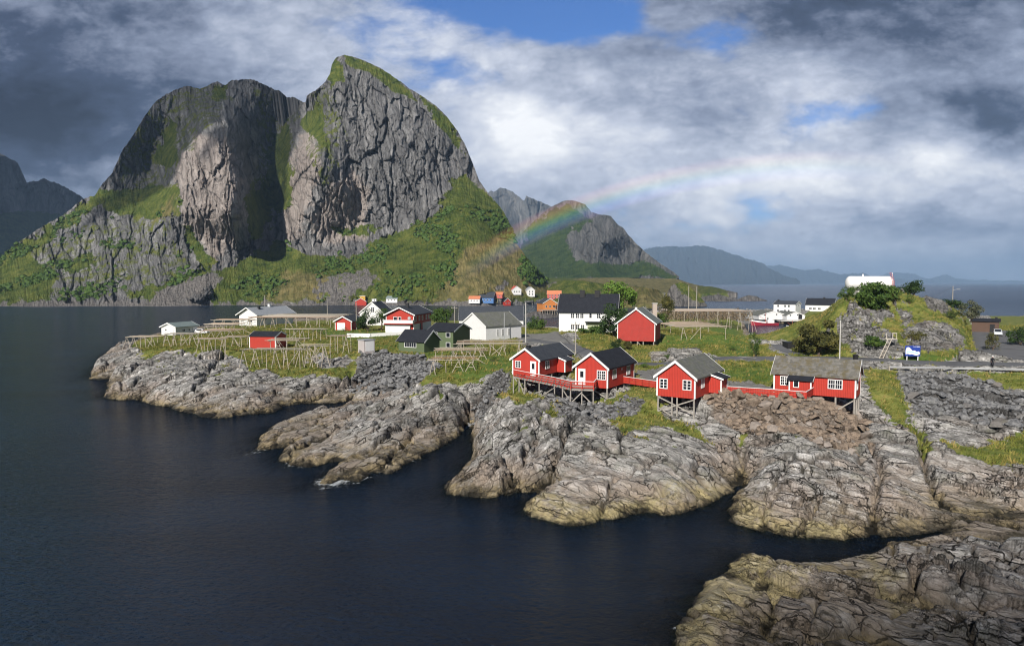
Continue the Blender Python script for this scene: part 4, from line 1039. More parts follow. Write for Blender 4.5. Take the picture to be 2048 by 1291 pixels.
class MB:
    """collects boxes, bars and prisms into one mesh"""
    def __init__(s): s.v = []; s.f = []
    def add(s, V, Fs):
        k = len(s.v); s.v += [tuple(p) for p in V]; s.f += [tuple(i + k for i in f) for f in Fs]
        return s
    def box(s, x0, y0, z0, x1, y1, z1, M=None):
        V = [Vector((x, y, z)) for z in (z0, z1) for y in (y0, y1) for x in (x0, x1)]
        if M is not None: V = [M @ p for p in V]
        return s.add(V, [(0, 2, 3, 1), (4, 5, 7, 6), (0, 1, 5, 4), (2, 6, 7, 3), (0, 4, 6, 2), (1, 3, 7, 5)])
    def bar(s, a, b, r=.06, k=6, r2=None):
        a, b = Vector(a), Vector(b); d = (b - a).normalized()
        u_ = d.orthogonal().normalized(); w_ = d.cross(u_); r2 = r if r2 is None else r2
        V = [a + (u_ * cos(2 * pi * i / k) + w_ * sin(2 * pi * i / k)) * r for i in range(k)] + [b + (u_ * cos(2 * pi * i / k) + w_ * sin(2 * pi * i / k)) * r2 for i in range(k)]
        return s.add(V, [(i, (i + 1) % k, k + (i + 1) % k, k + i) for i in range(k)] + [tuple(range(k))[::-1], tuple(range(k, 2 * k))])
    def beam(s, a, b, w_=.1, h=.1, up=(0, 0, 1)):
        a, b = Vector(a), Vector(b); d = (b - a).normalized()
        x = d.cross(Vector(up)); x = x.normalized() if x.length > 1e-4 else d.orthogonal().normalized(); y = x.cross(d)
        V = [p + x * (w_ / 2 * i) + y * (h / 2 * j) for p in (a, b) for i, j in ((-1, -1), (1, -1), (1, 1), (-1, 1))]
        return s.add(V, [(0, 1, 2, 3), (7, 6, 5, 4), (0, 4, 5, 1), (1, 5, 6, 2), (2, 6, 7, 3), (3, 7, 4, 0)])
    def prism(s, P, y0, y1):                         # profile in x,z pushed along y
        k = len(P)
        V = [(x, y0, z) for x, z in P] + [(x, y1, z) for x, z in P]
        return s.add(V, [(i, (i + 1) % k, k + (i + 1) % k, k + i) for i in range(k)] + [tuple(range(k))[::-1], tuple(range(k, 2 * k))])
    def loft(s, rings, cap=True):
        k = len(rings[0]); o = len(s.v)
        V = [p for r in rings for p in r]
        Fs = [(j * k + i, j * k + (i + 1) % k, (j + 1) * k + (i + 1) % k, (j + 1) * k + i) for j in range(len(rings) - 1) for i in range(k)]
        if cap: Fs += [tuple(range(k))[::-1], tuple(range((len(rings) - 1) * k, len(rings) * k))]
        return s.add(V, Fs)
    def build(s, name, mat, parent=None, smooth=False, label=None):
        me = bpy.data.meshes.new(name)
        me.from_pydata(s.v, [], s.f)
        bm = bmesh.new(); bm.from_mesh(me); bmesh.ops.recalc_face_normals(bm, faces=bm.faces); bm.to_mesh(me); bm.free()
        if smooth: me.polygons.foreach_set('use_smooth', [True] * len(me.polygons))
        o = link(name, me, parent, mat)
        if label: o['label'] = label
        return o


def face_frame(face, wd, L):
    """matrix: x along the face (rightwards seen from outside), y outwards, z up"""
    o, r, out = {'F': ((0, 0), (1, 0), (0, -1)), 'R': ((wd / 2, L / 2), (0, 1), (1, 0)), 'L': ((-wd / 2, L / 2), (0, -1), (-1, 0)), 'B': ((0, L), (-1, 0), (0, 1))}[face]
    return Matrix(((r[0], out[0], 0, o[0]), (r[1], out[1], 0, o[1]), (0, 0, 1, 0), (0, 0, 0, 1)))


def window(parent, M, u_, z, ww, hh, nx=2, ny=3, mat=None, fr=.09, off=0.0, casings=1):
    f = MB()
    t = .07
    y0, y1 = off + .01, off + t
    f.box(u_ - ww / 2 - fr, y0, z - hh / 2 - fr, u_ + ww / 2 + fr, y1, z - hh / 2, M); f.box(u_ - ww / 2 - fr, y0, z + hh / 2, u_ + ww / 2 + fr, y1, z + hh / 2 + fr, M)
    f.box(u_ - ww / 2 - fr, y0, z - hh / 2, u_ - ww / 2, y1, z + hh / 2, M); f.box(u_ + ww / 2, y0, z - hh / 2, u_ + ww / 2 + fr, y1, z + hh / 2, M)
    for i in range(1, nx):
        x = u_ - ww / 2 + ww * i / nx; b = .05 if casings and nx % 2 == 0 and i == nx // 2 else .022
        f.box(x - b, y0, z - hh / 2, x + b, y1 - .012, z + hh / 2, M)
    for j in range(1, ny):
        zz = z - hh / 2 + hh * j / ny
        f.box(u_ - ww / 2, y0, zz - .02, u_ + ww / 2, y1 - .016, zz + .02, M)
    w_ = f.build('window', mat or WHITE, parent)
    MB().box(u_ - ww / 2, off + .012, z - hh / 2, u_ + ww / 2, off + .03, z + hh / 2, M).build('pane', GLASS, w_)
    return w_


def door(parent, M, u_, ww, hh, mat=None, glass=True, z0=0.0, off=0.0):
    d = MB().box(u_ - ww / 2, off + .01, z0, u_ + ww / 2, off + .06, z0 + hh, M)
    d.box(u_ - ww / 2 - .08, off + .01, z0, u_ - ww / 2, off + .075, z0 + hh + .08, M).box(u_ + ww / 2, off + .01, z0, u_ + ww / 2 + .08, off + .075, z0 + hh + .08, M).box(u_ - ww / 2, off + .01, z0 + hh, u_ + ww / 2, off + .075, z0 + hh + .08, M)
    o = d.build('door', mat or WHITE, parent)
    if glass: MB().box(u_ - ww * .28, off + .061, z0 + hh * .48, u_ + ww * .28, off + .066, z0 + hh * .88, M).build('door_pane', GLASS, o)
    MB().box(u_ + ww * .34, off + .061, z0 + hh * .46, u_ + ww * .42, off + .11, z0 + hh * .49, M).build('handle', METAL, o)
    return o


def house(key, name, label, cat, walls, roof, trim=None, wins=(), doors=(), chims=(), over=.3, eave=.3, group=None, params=None, corners=True, foot=0.0, thick=.14, corner_mat=None, plinth=None):
    hx, hy, hz, th, wd, L, h, rs = params or HOUSES[key]
    e = empty(name, (hx, hy, hz), th, label, cat, group)
    trim = trim or WHITE
    w_ = MB()
    V = []
    P = [(-wd / 2, -foot), (wd / 2, -foot), (wd / 2, h), (0, h + rs), (-wd / 2, h)]
    w_.prism(P, 0, L).build('wall', walls, e)
    if plinth: MB().box(-wd / 2 + .06, .06, -plinth, wd / 2 - .06, L - .06, -foot - .004).build('foundation', CONC, e)
    sl_ = rs / (wd / 2)
    ln = math.hypot(1, sl_)
    r_ = MB()
    x1 = wd / 2 + eave
    zlo = h - eave * sl_
    zt_ = thick * ln
    g = .012
    r_.prism([(0, h + rs + g), (x1, zlo + g), (x1, zlo + zt_ + g), (0, h + rs + zt_ + g), (-x1, zlo + zt_ + g), (-x1, zlo + g)], -over, L + over)
    ro = r_.build('roof', roof, e)
    for y0, y1 in ((-over - .035, -over - .003), (L + over + .003, L + over + .035)):
        bt = MB()
        bt.prism([(x, z) for x, z in ((0, h + rs - .12), (x1 + .02, zlo - .12), (x1 + .02, zlo + zt_ + .03), (0, h + rs + zt_ + .05), (-x1 - .02, zlo + zt_ + .03), (-x1 - .02, zlo - .12))], y0, y1).build('bargeboard', trim, e)
    if corners:
        for sx in (-1, 1):
            for yy in (0, L):
                x0 = sx * wd / 2; o = .03; oy = -o if yy == 0 else o
                xq = x0 + sx * o; xi = x0 - sx * .14; yo = yy + oy; yi = yy - math.copysign(.14, oy)
                P = [(xi, yo), (xq, yo), (xq, yi), (x0, yi), (x0, yy), (xi, yy)]
                MB().loft([[(x_, y_, z_) for x_, y_ in P] for z_ in (-foot, h - .02)]).build('corner_board', corner_mat or trim, e)
    for wn in wins:
        fc, u_, z, ww, hh = wn[:5]
        nx, ny = wn[5:7] if len(wn) > 5 else (2, 3)
        window(e, face_frame(fc, wd, L), u_, z, ww, hh, nx, ny)
    for dn in doors:
        fc, u_, ww, hh = dn[:4]
        door(e, face_frame(fc, wd, L), u_, ww, hh, dn[4] if len(dn) > 4 else None, dn[5] if len(dn) > 5 else True)
    for ch in chims:
        x, y, s_, ht = ch[:4]
        cm = ch[4] if len(ch) > 4 else DARK
        zb = h + rs - abs(x) * sl_ - .2
        c = MB().box(x - s_ / 2, y - s_ / 2, zb, x + s_ / 2, y + s_ / 2, h + rs + ht).box(x - s_ / 2 - .05, y - s_ / 2 - .05, h + rs + ht, x + s_ / 2 + .05, y + s_ / 2 + .05, h + rs + ht + .1)
        c.build('chimney', cm, ro)
    return e


def world_of(e, p):
    return Matrix.Translation(e.location) @ Matrix.Rotation(e.rotation_euler[2], 4, 'Z') @ Vector(p)


def gz(x, y): return float(ground(x, y))


def stilts(e, spots, braces=(), top=0.0, r=.09):
    inv = (Matrix.Translation(e.location) @ Matrix.Rotation(e.rotation_euler[2], 4, 'Z')).inverted()
    foots = []
    for x, y in spots:
        p = world_of(e, (x, y, top)); g = Vector((p.x, p.y, min(gz(p.x, p.y) - .15, p.z - .3)))
        q = inv @ g
        MB().bar((x, y, top - .002), q, r, 6, r * 1.1).build('post', WOOD, e); foots.append(q)
    for i, j, a, b in braces:
        A = Vector(spots[i] + (top,)).lerp(foots[i], a); B = Vector(spots[j] + (top,)).lerp(foots[j], b)
        off = Vector((0, -.1, 0))
        MB().beam(A + off, B + off, .07, .14).build('brace', WOOD, e)


def leanto(e, side, y0, y1, out, wd, z1, z0, walls, roof, wins=(), dr=None):
    s_ = 1 if side == 'R' else -1
    xa, xb = s_ * wd / 2, s_ * (wd / 2 + out)
    V = [(xa, y0, 0), (xb, y0, 0), (xb, y0, z0), (xa, y0, z1), (xa, y1, 0), (xb, y1, 0), (xb, y1, z0), (xa, y1, z1)]
    MB().add(V, [(0, 1, 2, 3), (7, 6, 5, 4), (0, 4, 5, 1), (1, 5, 6, 2), (2, 6, 7, 3), (3, 7, 4, 0)]).build('porch', walls, e)
    k = (z1 - z0) / out
    xo = xb + s_ * .3; zo = z0 - .3 * k
    yy0, yy1 = y0 - .22, y1 + .22
    V = [(xa, yy0, z1 + .01), (xo, yy0, zo + .01), (xo, yy0, zo + .12), (xa, yy0, z1 + .12), (xa, yy1, z1 + .01), (xo, yy1, zo + .01), (xo, yy1, zo + .12), (xa, yy1, z1 + .12)]
    MB().add(V, [(0, 1, 2, 3), (7, 6, 5, 4), (0, 4, 5, 1), (1, 5, 6, 2), (2, 6, 7, 3), (3, 7, 4, 0)]).build('porch_roof', roof, e)
    for y in (yy0 - .03, yy1 + .003):
        V = [(x_, y_, z_) for y_ in (y, y + .027) for x_, z_ in ((xa, z1 - .06), (xo, zo - .06), (xo, zo + .15), (xa, z1 + .15))]
        MB().add(V, [(0, 1, 2, 3), (7, 6, 5, 4), (0, 4, 5, 1), (1, 5, 6, 2), (2, 6, 7, 3), (3, 7, 4, 0)]).build('porch_bargeboard', WHITE, e)
    for y in (y0, y1):
        oy = -.028 if y == y0 else .028
        xq = xb + s_ * .028; xi = xb - s_ * .12; yo = y + oy; yi = y - math.copysign(.12, oy)
        P = [(xi, yo), (xq, yo), (xq, yi), (xb, yi), (xb, y), (xi, y)]
        MB().loft([[(x_, y_, z_) for x_, y_ in P] for z_ in (0, z0 - .02)]).build('porch_corner_board', WHITE, e)


# ---------------------------------------------------------------- the four red cabins on stilts
G = 'red fishing cabins on stilts above the rocks'
e = house('cabin_a', 'cabin', 'red stilt cabin with slate roof and black chimney, leftmost of the four', 'cabin', RED, ROOF_SLATE,
          wins=[('F', -1.25, 1.5, .8, .85, 2, 3), ('R', -2.9, 1.4, 1.0, 1.0, 2, 3)], doors=[('F', 1.25, .8, 2.0)], chims=[(-.1, 1.0, .5, .35)], group=G)
leanto(e, 'R', 5.6, 8.0, 1.3, 4.4, 2.2, 1.75, RED, ROOF_SLATE)
stilts(e, [(-2.1, .1), (-2.1, 3), (0, .1), (2.1, .1), (2.1, 4)], [(0, 2, .1, .9)])
e = house('cabin_b', 'cabin', 'red stilt cabin with near black roof where the railed deck ends', 'cabin', RED, ROOF_BLK,
          wins=[('F', 1.4, 1.42, 1.05, 1.05, 4, 3), ('R', -2.4, 1.42, 1.0, 1.05, 3, 2), ('R', 2.3, 1.42, 1.0, 1.05, 3, 2)], doors=[('F', -1.35, .85, 2.0)], group=G, foot=.25)
MB().box(2.305, 4.3, 1.7, 2.42, 4.45, 1.95).build('wall_lamp', WHITE, e)
stilts(e, [(-2.1, .1), (0, .1), (2.15, .1), (2.15, 3), (2.15, 5.6), (0, 3), (-2.1, 3)], [(1, 2, .1, .85), (2, 3, .9, .1), (0, 1, .9, .5)], -.25)
e = house('cabin_c', 'cabin', 'red cabin with grey slate roof on tall cross braced stilts', 'cabin', RED, ROOF_GREY,
          wins=[('F', -1.45, 1.38, .8, 1.0, 2, 3), ('F', 1.35, 1.42, .85, 1.0, 2, 3), ('R', -2.4, 1.45, .95, 1.0, 3, 2)], group=G, foot=.1)
leanto(e, 'R', 4.9, 7.2, 1.5, 4.61, 2.2, 1.75, RED, ROOF_BLK)
stilts(e, [(-2.15, .1), (-.45, .1), (.15, .1), (2.15, .1), (2.15, 2.6), (-2.15, 2.6)], [(0, 3, .05, .75), (0, 3, .95, .05), (0, 1, .7, .98)], -.1)
e = house('cabin_d', 'cabin', 'long red cabin with mossy slate roof above the brown boulder bank', 'cabin', RED, ROOF_MOSS,
          wins=[('L', -3.35, 1.42, .9, .98, 4, 3), ('L', 2.4, 1.42, 1.45, .98, 6, 2), ('F', -1.2, 1.4, .7, 1.0, 2, 3)], group=G, foot=.1)
leanto(e, 'L', 4.75, 7.3, 1.1, 4.5, 2.2, 1.8, RED, ROOF_BLK)
window(e, face_frame('L', 4.5, 9.33), -1.8, 1.3, .5, .75, 1, 1, off=1.1)
stilts(e, [(-2.1, .15), (-2.1, 2.2), (0, .15), (2.1, .15), (2.1, 2.4), (0, 2.4)], [(0, 1, .05, .75)], -.1, .11)


# ---- deck, ramp and red board fences
def rail_fence(name, pts_, label, cat, mats=RED, hgt=.95, nb=3, cap=WHITE, spacing=2.0, floor=None, zt=None, lean=False, bw=.17):
    P = [Vector(p) for p in pts_]
    e = empty(name, P[0], 0, label, cat)
    o = P[0]
    for a, b in zip(P[:-1], P[1:]):
        d = b - a; k = max(1, round(d.length / spacing))
        for j in range(nb):
            z = hgt * (j + .6) / nb
            MB().beam(a - o + Vector((0, 0, z)), b - o + Vector((0, 0, z)), .03, bw).build('board', mats, e)
        MB().beam(a - o + Vector((0, 0, hgt + .03)), b - o + Vector((0, 0, hgt + .03)), .12, .05).build('cap_rail', cap or mats, e)
        n_ = Vector((d.y, -d.x, 0)).normalized()
        for j in range(k + 1):
            q = a + d * (j / k) - o - n_ * .06
            MB().beam(q, q + Vector((0, 0, hgt)), .09, .09, (1, 0, 0)).build('post', mats, e)
            if lean: MB().beam(q + n_ * .75 + Vector((0, 0, -.05)), q + n_ * .1 + Vector((0, 0, hgt * .85)), .06, .06).build('brace', mats, e)
    return e


ZD = 5.72
deck_front = [at(1027, 752, ZD), at(1050, 757, ZD), at(1110, 769, ZD), at(1142, 777, ZD), at(1188, 778.5, ZD)]
deck_back = [at(1196, 768, ZD), at(1152, 766, ZD), at(1106, 757, ZD), at(1080, 750.5, ZD)]
e = empty('deck', deck_front[2], 0, 'raised timber deck joining the two left red cabins', 'deck')
o = Vector(deck_front[2])
Pd = [Vector(p) - o for p in deck_front + deck_back]
k = len(Pd)
MB().add([p + Vector((0, 0, -.02)) for p in Pd] + [p + Vector((0, 0, -.2)) for p in Pd], [tuple(range(k)), tuple(range(k, 2 * k))[::-1]] + [(i, i + k, (i + 1) % k + k, (i + 1) % k) for i in range(k)]).build('floor', WOOD, e)
rnd = random.Random(3)
tops = []
for i in range(9):
    t = i / 8 * 3.98; a = int(t); q = Vector(deck_front[a]).lerp(Vector(deck_front[a + 1]), t - a) + Vector((0, .25, -.2))
    g = Vector((q.x, q.y, gz(q.x, q.y) - .2)); tops.append((q, g))
    MB().bar(q - o, g - o, .085).build('post', WOOD, e)
for i, j, a, b in ((1, 2, .1, .9), (3, 4, .9, .1), (5, 6, .1, .8), (7, 8, .2, .9), (6, 7, .9, .1)):
    MB().beam(tops[i][0].lerp(tops[i][1], a) - o + Vector((0, -.1, 0)), tops[j][0].lerp(tops[j][1], b) - o + Vector((0, -.1, 0)), .07, .13).build('brace', WOOD, e)
rail_fence('railing', deck_front[:2], 'red board railing in front of the leftmost cabin door', 'railing', spacing=1.5)
rail_fence('railing', deck_front[1:], 'long red railing with slanting struts along the deck between two cabins', 'railing', lean=True, spacing=1.3, bw=.14)
rail_fence('railing', [deck_front[4], deck_back[0]], 'short red railing closing the deck beside the near black roofed cabin', 'railing', spacing=1.2)
zf = 5.55
def gl(lst, dz=0.0): return [Vector(at(x, y, z)) + Vector((0, 0, dz)) for x, y, z in lst]
rail_fence('fence', gl([(1247, 766, 5.6), (1313, 776, 5.6)]), 'red board fence between the two middle cabins', 'fence', nb=3, hgt=.9, bw=.27)
rail_fence('fence', gl([(1437, 787, 5.55), (1530, 793, 5.4), (1612, 799.5, 5.3)]), 'long red board fence above the brown boulders', 'fence', nb=3, hgt=.95, bw=.27)
rail_fence('fence', gl([(1612, 799.5, 5.3), (1629, 788.5, 5.3)]), 'short red fence return at the porch of the long cabin', 'fence', nb=3, hgt=.95, bw=.27)

# ---------------------------------------------------------------- village houses
house('garage', 'garage', 'red garage with white door and dark roof beside the dark bushes', 'garage', RED_H, ROOF_SLATE, wins=[('R', 1.5, 1.6, .8, .8, 2, 2)], doors=[('F', -.6, 2.2, 1.95, WHITE, False)], over=.5, eave=.45, foot=.2)
e = house('white_house', 'house', 'white house with two white chimneys behind the red garage', 'house', WHITE_B, ROOF_SLATE, wins=[('F', .3, 4.9, .95, 1.5, 2, 3), ('F', -2.0, 4.0, .6, .9, 1, 2), ('F', -2.2, 1.5, 1, 1.3, 2, 2), ('F', 2.2, 1.5, 1, 1.3, 2, 2)], chims=[(-.2, 3.2, .8, .9, WHITE), (-.2, 5.6, .8, .9, WHITE)], foot=.3)
e = house('red_white', 'house', 'large house with red upper floor, white ground floor and balcony', 'house', RED_H, ROOF_SLATE, wins=[('F', -1.2, 3.5, .9, 1.05, 1, 1), ('F', .0, 3.5, .55, 1.05, 1, 1), ('R', -7.4, 3.45, 1.5, 1.2, 2, 1), ('R', -3.6, 3.45, 1.1, 1.1, 2, 1), ('R', -.5, 3.45, 1.1, 1.1, 2, 1), ('R', 3.6, 3.45, 1.3, 1.1, 2, 1), ('R', 6.3, 3.45, 1.0, 1.1, 2, 1), ('R', -6.6, 1.2, 1.8, 1.2, 3, 1)],
          doors=[('R', -2.6, 1.0, 2.0, DARK, False)], chims=[(.4, 5.5, .8, 1.0, DARK)], over=.7, eave=.5, foot=.3)
MB().box(-3.79, -.62, -.2, 2.9, -.008, 2.0).box(3.77, .02, -.2, 3.80, 5.5, 2.1).box(3.77, 8.6, -.2, 3.80, 17.8, 2.1).build('ground_floor', WHITE_B, e)
MB().box(-4.0, -1.5, 2.42, 3.9, -1.44, 3.3).box(-4.0, -1.44, 2.42, -3.94, 0, 3.3).box(3.84, -1.44, 2.42, 3.9, 0, 3.3).build('balcony_parapet', WHITE_B, e)
MB().box(-3.9, -1.44, 2.2, 3.8, -.63, 2.42).build('balcony_floor', RED_H, e)
rg = []
dsh = MB()
for r_, yy in ((.02, -.18), (.25, -.22), (.42, -.32)):
    rg.append([(2.6 + r_ * cos(i * pi / 6), yy, 3.75 + r_ * sin(i * pi / 6)) for i in range(12)])
dsh.loft(rg).build('satellite_dish', METAL, e)
house('green_low', 'cabin', 'low olive green cabin with a band of white windows', 'cabin', GREEN_W, ROOF_BLK, corners=False, wins=[('L', -.2, 1.35, 2.7, .85, 5, 1), ], foot=.5, eave=.35, over=.35)
e = house('green_tall', 'house', 'two storey olive green house with black roof', 'house', GREEN_W, ROOF_BLK, corners=False, wins=[('L', -1.3, 3.1, .85, .95, 1, 1), ('L', 1.75, 3.1, .85, .95, 1, 1), ('L', -1.5, .95, .85, .95, 1, 1), ('L', 1.75, .95, .85, .95, 1, 1)], foot=.6, eave=.35, over=.4)
house('barn', 'barn', 'white gabled hall with grey slate roof behind the drying racks', 'barn', WHITE_V, ROOF_GREY, wins=[('R', -2.2, 1.7, .55, 1.5, 2, 3), ('R', -.4, 1.7, .55, 1.5, 2, 3), ('R', 1.5, 1.7, .55, 1.5, 2, 3)], foot=.4, over=.25, corners=False)
house('dark_roof', 'warehouse', 'long warehouse with big dark corrugated roof behind the white hall', 'warehouse', WHITE_V, ROOF_SLATE, foot=1.8, over=.2, corners=False)
e = house('white_big', 'house', 'big white two storey house with steep black roof and two dark chimneys', 'house', WHITE_B, ROOF_BLK,
          wins=[('L', u_, z, ww, 1.15, nx, 2) for u_, z, ww, nx in ((-4.0, 4.2, .8, 2), (-2.7, 4.2, .8, 2), (-1.5, 4.2, .8, 2), (.8, 4.3, .6, 1), (2.95, 4.2, .9, 2), (-4.0, 1.2, .8, 2), (-2.6, 1.2, .8, 2), (-1.3, 1.2, .8, 2), (5.6, 4.2, .9, 2))],
          chims=[(-.6, 5.4, 1.3, 1.1, DARK), (-.6, 9.4, 1.3, 1.1, DARK)], foot=1.2, over=.5, eave=.5)
MB().box(-5.9, 3.4, 2.6, -4.48, 8.2, 2.75).build('porch_canopy', ROOF_SLATE, e)
MB().box(-4.6, 3.8, -1.0, -4.48, 7.6, 2.5).build('porch', paint('pale_green_boards', (.42, .46, .30), .7, ('v', .2)), e)
e = house('warehouse', 'boathouse', 'weathered red boathouse with grey roof on short stilts', 'boathouse', RED_DARK, roofing('weathered_green_roof', (.12, .14, .135), (.20, .22, .21), None, .3), foot=.0, over=.35, eave=.4)
MB().box(-.25, -.42, 7.15, .25, .1, 7.6).build('hoist_cap', WHITE, e)
stilts(e, [(-3.9, .3), (-1.2, .3), (.3, .3), (1.6, .3), (3.9, .3), (3.9, 4), (0, 4)], [(2, 3, .1, .9)], 0, .14)
e = house('boathouse', 'boathouse', 'small white boathouse with grey green roof at the left tip', 'boathouse', WHITE_V, ROOF_GRN, wins=[('F', -.9, 1.45, .5, .35, 1, 1), ('R', -1.2, 1.2, .9, .6, 2, 1), ('R', .8, 1.2, .5, .5, 1, 1)], doors=[('R', 2.6, .9, 1.8, WHITE, False), ('F', .9, 1.6, 1.7, WHITE, False)], foot=.8, over=.4, eave=.4, corners=False)
house('long_white', 'house', 'long white bungalow with pale grey roof on the left shore', 'house', WHITE_B, ROOF_LIGHT, wins=[('F', 1.0, 1.6, 1.6, .8, 3, 1), ('R', -5, 2.2, 1.6, .9, 2, 1), ('R', -1, 2.2, 1.6, .9, 2, 1), ('R', 3.5, 2.2, 1.6, .9, 2, 1)], chims=[(1.2, 4.0, .7, .3, DARK), (0, 10.5, .8, .9, WHITE)], foot=1.0, over=.9, eave=.9, corners=False)
house('red_shed', 'shed', 'red shed with flat black roof among the drying racks', 'shed', RED_H, ROOF_BLK, foot=.6, over=.15, eave=.15)
house('wharf', 'house', 'tall white quayside house with dark roof, left of the knoll', 'house', WHITE_B, ROOF_SLATE, wins=[('L', u_, z, .8, 1.0, 1, 1) for u_ in (-3.2, .3, 2.2) for z in (2.6, 5.0)] + [('F', 0, 5.4, .8, 1.0, 1, 1)], chims=[(0, 10, .8, .6)], foot=.6, corners=False)
house('white_dark', 'house', 'white house with broad dark roof half hidden by the knoll', 'house', WHITE_B, ROOF_BLK, wins=[('L', u_, 1.4, 1.2, 1.0, 2, 1) for u_ in (-4.5, -2.5, 0)], chims=[(-.3, 5.5, .9, .7)], foot=1.2, corners=False)


def slope_hit(px, py, Z):
    """foot of a far house: where the line of sight meets the mountain's grassy foot"""
    d = ray(px, py)
    col = V_main[1:-2]
    ax = CX + F * col[:, :, 0] / (col[:, :, 1] * math.cos(PITCH) - (col[:, :, 2] - H) * math.sin(PITCH))
    ay = CY - F * (col[:, :, 1] * math.sin(PITCH) + (col[:, :, 2] - H) * math.cos(PITCH)) / (col[:, :, 1] * math.cos(PITCH) - (col[:, :, 2] - H) * math.sin(PITCH))
    q = (ax - px) ** 2 + (ay - py) ** 2
    if q.min() > 60: return at(px, py, Z)
    return atY(px, py, min(col[:, :, 1].ravel()[q.argmin()] - 3, at(px, py, .4)[1]))


def far_house(px0, px1, py_top, py_base, Z, th, walls, roof, label, cat='house', frac=.45, L=None, name='house', wins=True, group=None, near=False, **kw):
    g = at((px0 + px1) / 2, py_base, Z) if near else slope_hit((px0 + px1) / 2, py_base, Z)
    s_ = g[1] / F
    wpx = (px1 - px0) * s_; hpx = (py_base - py_top) * s_
    c = abs(cos(th)); s2 = abs(sin(th))
    L = L or 9.0
    wd = max(4.5, (wpx - L * s2) / max(c, .25)) if c > .4 else 7.5
    if c <= .4: L = wpx / s2
    h = hpx * (1 - frac); rs = hpx * frac
    ww = []
    if wins:
        fc = 'F' if c > .4 else 'L'
        span = wd if fc == 'F' else L
        rows = [h * .5] if h < 4 else [h * .27, h * .74]
        k = max(2, int(span / 2.6))
        ww = [(fc, (i + .5) / k * span * .8 - span * .4, z, .9, min(1.2, h * .3), 1, 1) for i in range(k) for z in rows]
    pr = (g[0] - (0 if c > .4 else -L / 2 * math.copysign(1, sin(th))), g[1], g[2], th, wd, L, h, rs)
    if c <= .4: pr = (g[0] + L / 2 * s2, g[1] + wd / 2, g[2], th, wd, L, h, rs)
    return house(None, name, label, cat, walls, roof, params=pr, wins=ww, foot=1.0, corners=False, **kw)


FG = 'houses across the sound'
far_house(710, 733, 596, 609, 2.0, .1, RED_H, ROOF_SLATE, 'tiny red boathouse beside the yellow block across the water', 'boathouse', .5, 6, wins=False, name='boathouse')
far_house(719, 731, 591, 603, 4.0, .1, YELLOW, ROOF_RED, 'yellow block shaped house across the water', 'house', .08, 8, wins=False)
far_house(773, 796, 592, 603, 4.0, 1.4, WHITE_B, ROOF_GRN, 'small white cabin with grey green roof under the talus', 'cabin', .45, name='cabin')
far_house(938, 960, 592, 604, 3.0, 1.5, WHITE_B, ROOF_ORG, 'low white house with orange roof next to the blue one', frac=.45)
far_house(959, 988, 589, 604, 3.0, 1.45, BLUE_W, ROOF_SLATE, 'blue house with white front and dark roof across the sound', frac=.4)
far_house(975, 990, 584, 594, 6.0, 1.4, RED_H, ROOF_SLATE, 'little red house up behind the blue one', frac=.5)
far_house(989, 1006, 584, 594, 6.0, 1.4, PINKRED, ROOF_ORG, 'small house with orange roof between red and white ones', frac=.5)
e = far_house(1004, 1026, 596, 609, 2.5, .5, RED_H, ROOF_BLK, 'red shoreline house with dark roof and timber terrace', frac=.5, L=8)
far_house(1021, 1046, 572, 587, 7.5, .3, WHITE_B, ROOF_RED, 'white house with bright red roof on the green slope', frac=.45, L=10)
far_house(1052, 1072, 574, 591, 6.5, .25, WHITE_B, ROOF_LIGHT, 'plain white two storey house on the green slope', frac=.35, L=8)
far_house(1095, 1123, 581, 598, 4.5, 1.5, PINKRED, ROOF_ORG, 'long pinkish red house above the orange pier house', frac=.4)
e = far_house(1080, 1120, 597, 619, 3.6, .35, ORANGE, ROOF_SLATE, 'orange gabled house standing on the pier', frac=.42, L=9, near=True)
L_, c_ = 12.0, e
p = MB().box(-7.5, -3.2, -.35, 6.5, -.02, -.02)
p.build('pier_floor', WOOD, e)
for i in range(10): MB().bar((-7.3 + i * 1.5, -3.0, -.352), (-7.3 + i * 1.5, -3.0, -4.2), .14).build('pile', WOOD_P, e)
for i in range(3): MB().bar((2.0 + i * 2, -3.0, -.02), (2.0 + i * 2, -3.0, 4.2), .12).build('veranda_post', WOOD_P, e)
MB().box(1.5, -3.1, 2.5, 6.4, -.05, 2.65).box(1.5, -3.15, 3.4, 6.4, -3.05, 3.5).build('veranda', ORANGE, e)

# wharf sheds on piles with the two boats
q = at(1546, 652, 0)
def wharf_shed(px0, px1, py_apex, py_eave, py_bot, label, Zb=2.0):
    g = at((px0 + px1) / 2, py_bot, Zb); s_ = g[1] / F
    wd = (px1 - px0) * s_
    return house(None, 'warehouse', label, 'warehouse', WHITE_B, ROOF_GREY, params=(g[0], g[1], g[2], .05, wd, 16, (py_bot - py_eave) * s_, (py_eave - py_apex) * s_), wins=[('F', -wd * .3, 2.0, .7, .6, 1, 1), ('F', .1 * wd, 2.2, .7, .6, 1, 1)], foot=.2, corners=False, over=.15, eave=.15)


e = wharf_shed(1517, 1577, 622, 631, 638, 'wide white low gabled warehouse on the quay behind the red boat')
for i in range(5): MB().bar((-6 + i * 3, .5, -.2), (-6 + i * 3, .5, -3.4), .2).build('pile', WOOD_D, e)
e = wharf_shed(1573, 1610, 624, 631, 639, 'narrower white quay shed with open doorway over dark piles')
MB().box(1.2, -.06, .2, 3.0, -.008, 3.0).build('doorway', DARK, e)
for i in range(5): MB().bar((-4 + i * 2, .5, -.2), (-4 + i * 2, .5, -3.4), .2).build('pile', WOOD_D, e)
MB().box(-9, -5, -.5, 6, -.1, -.1).build('quay_deck', CONC, e)


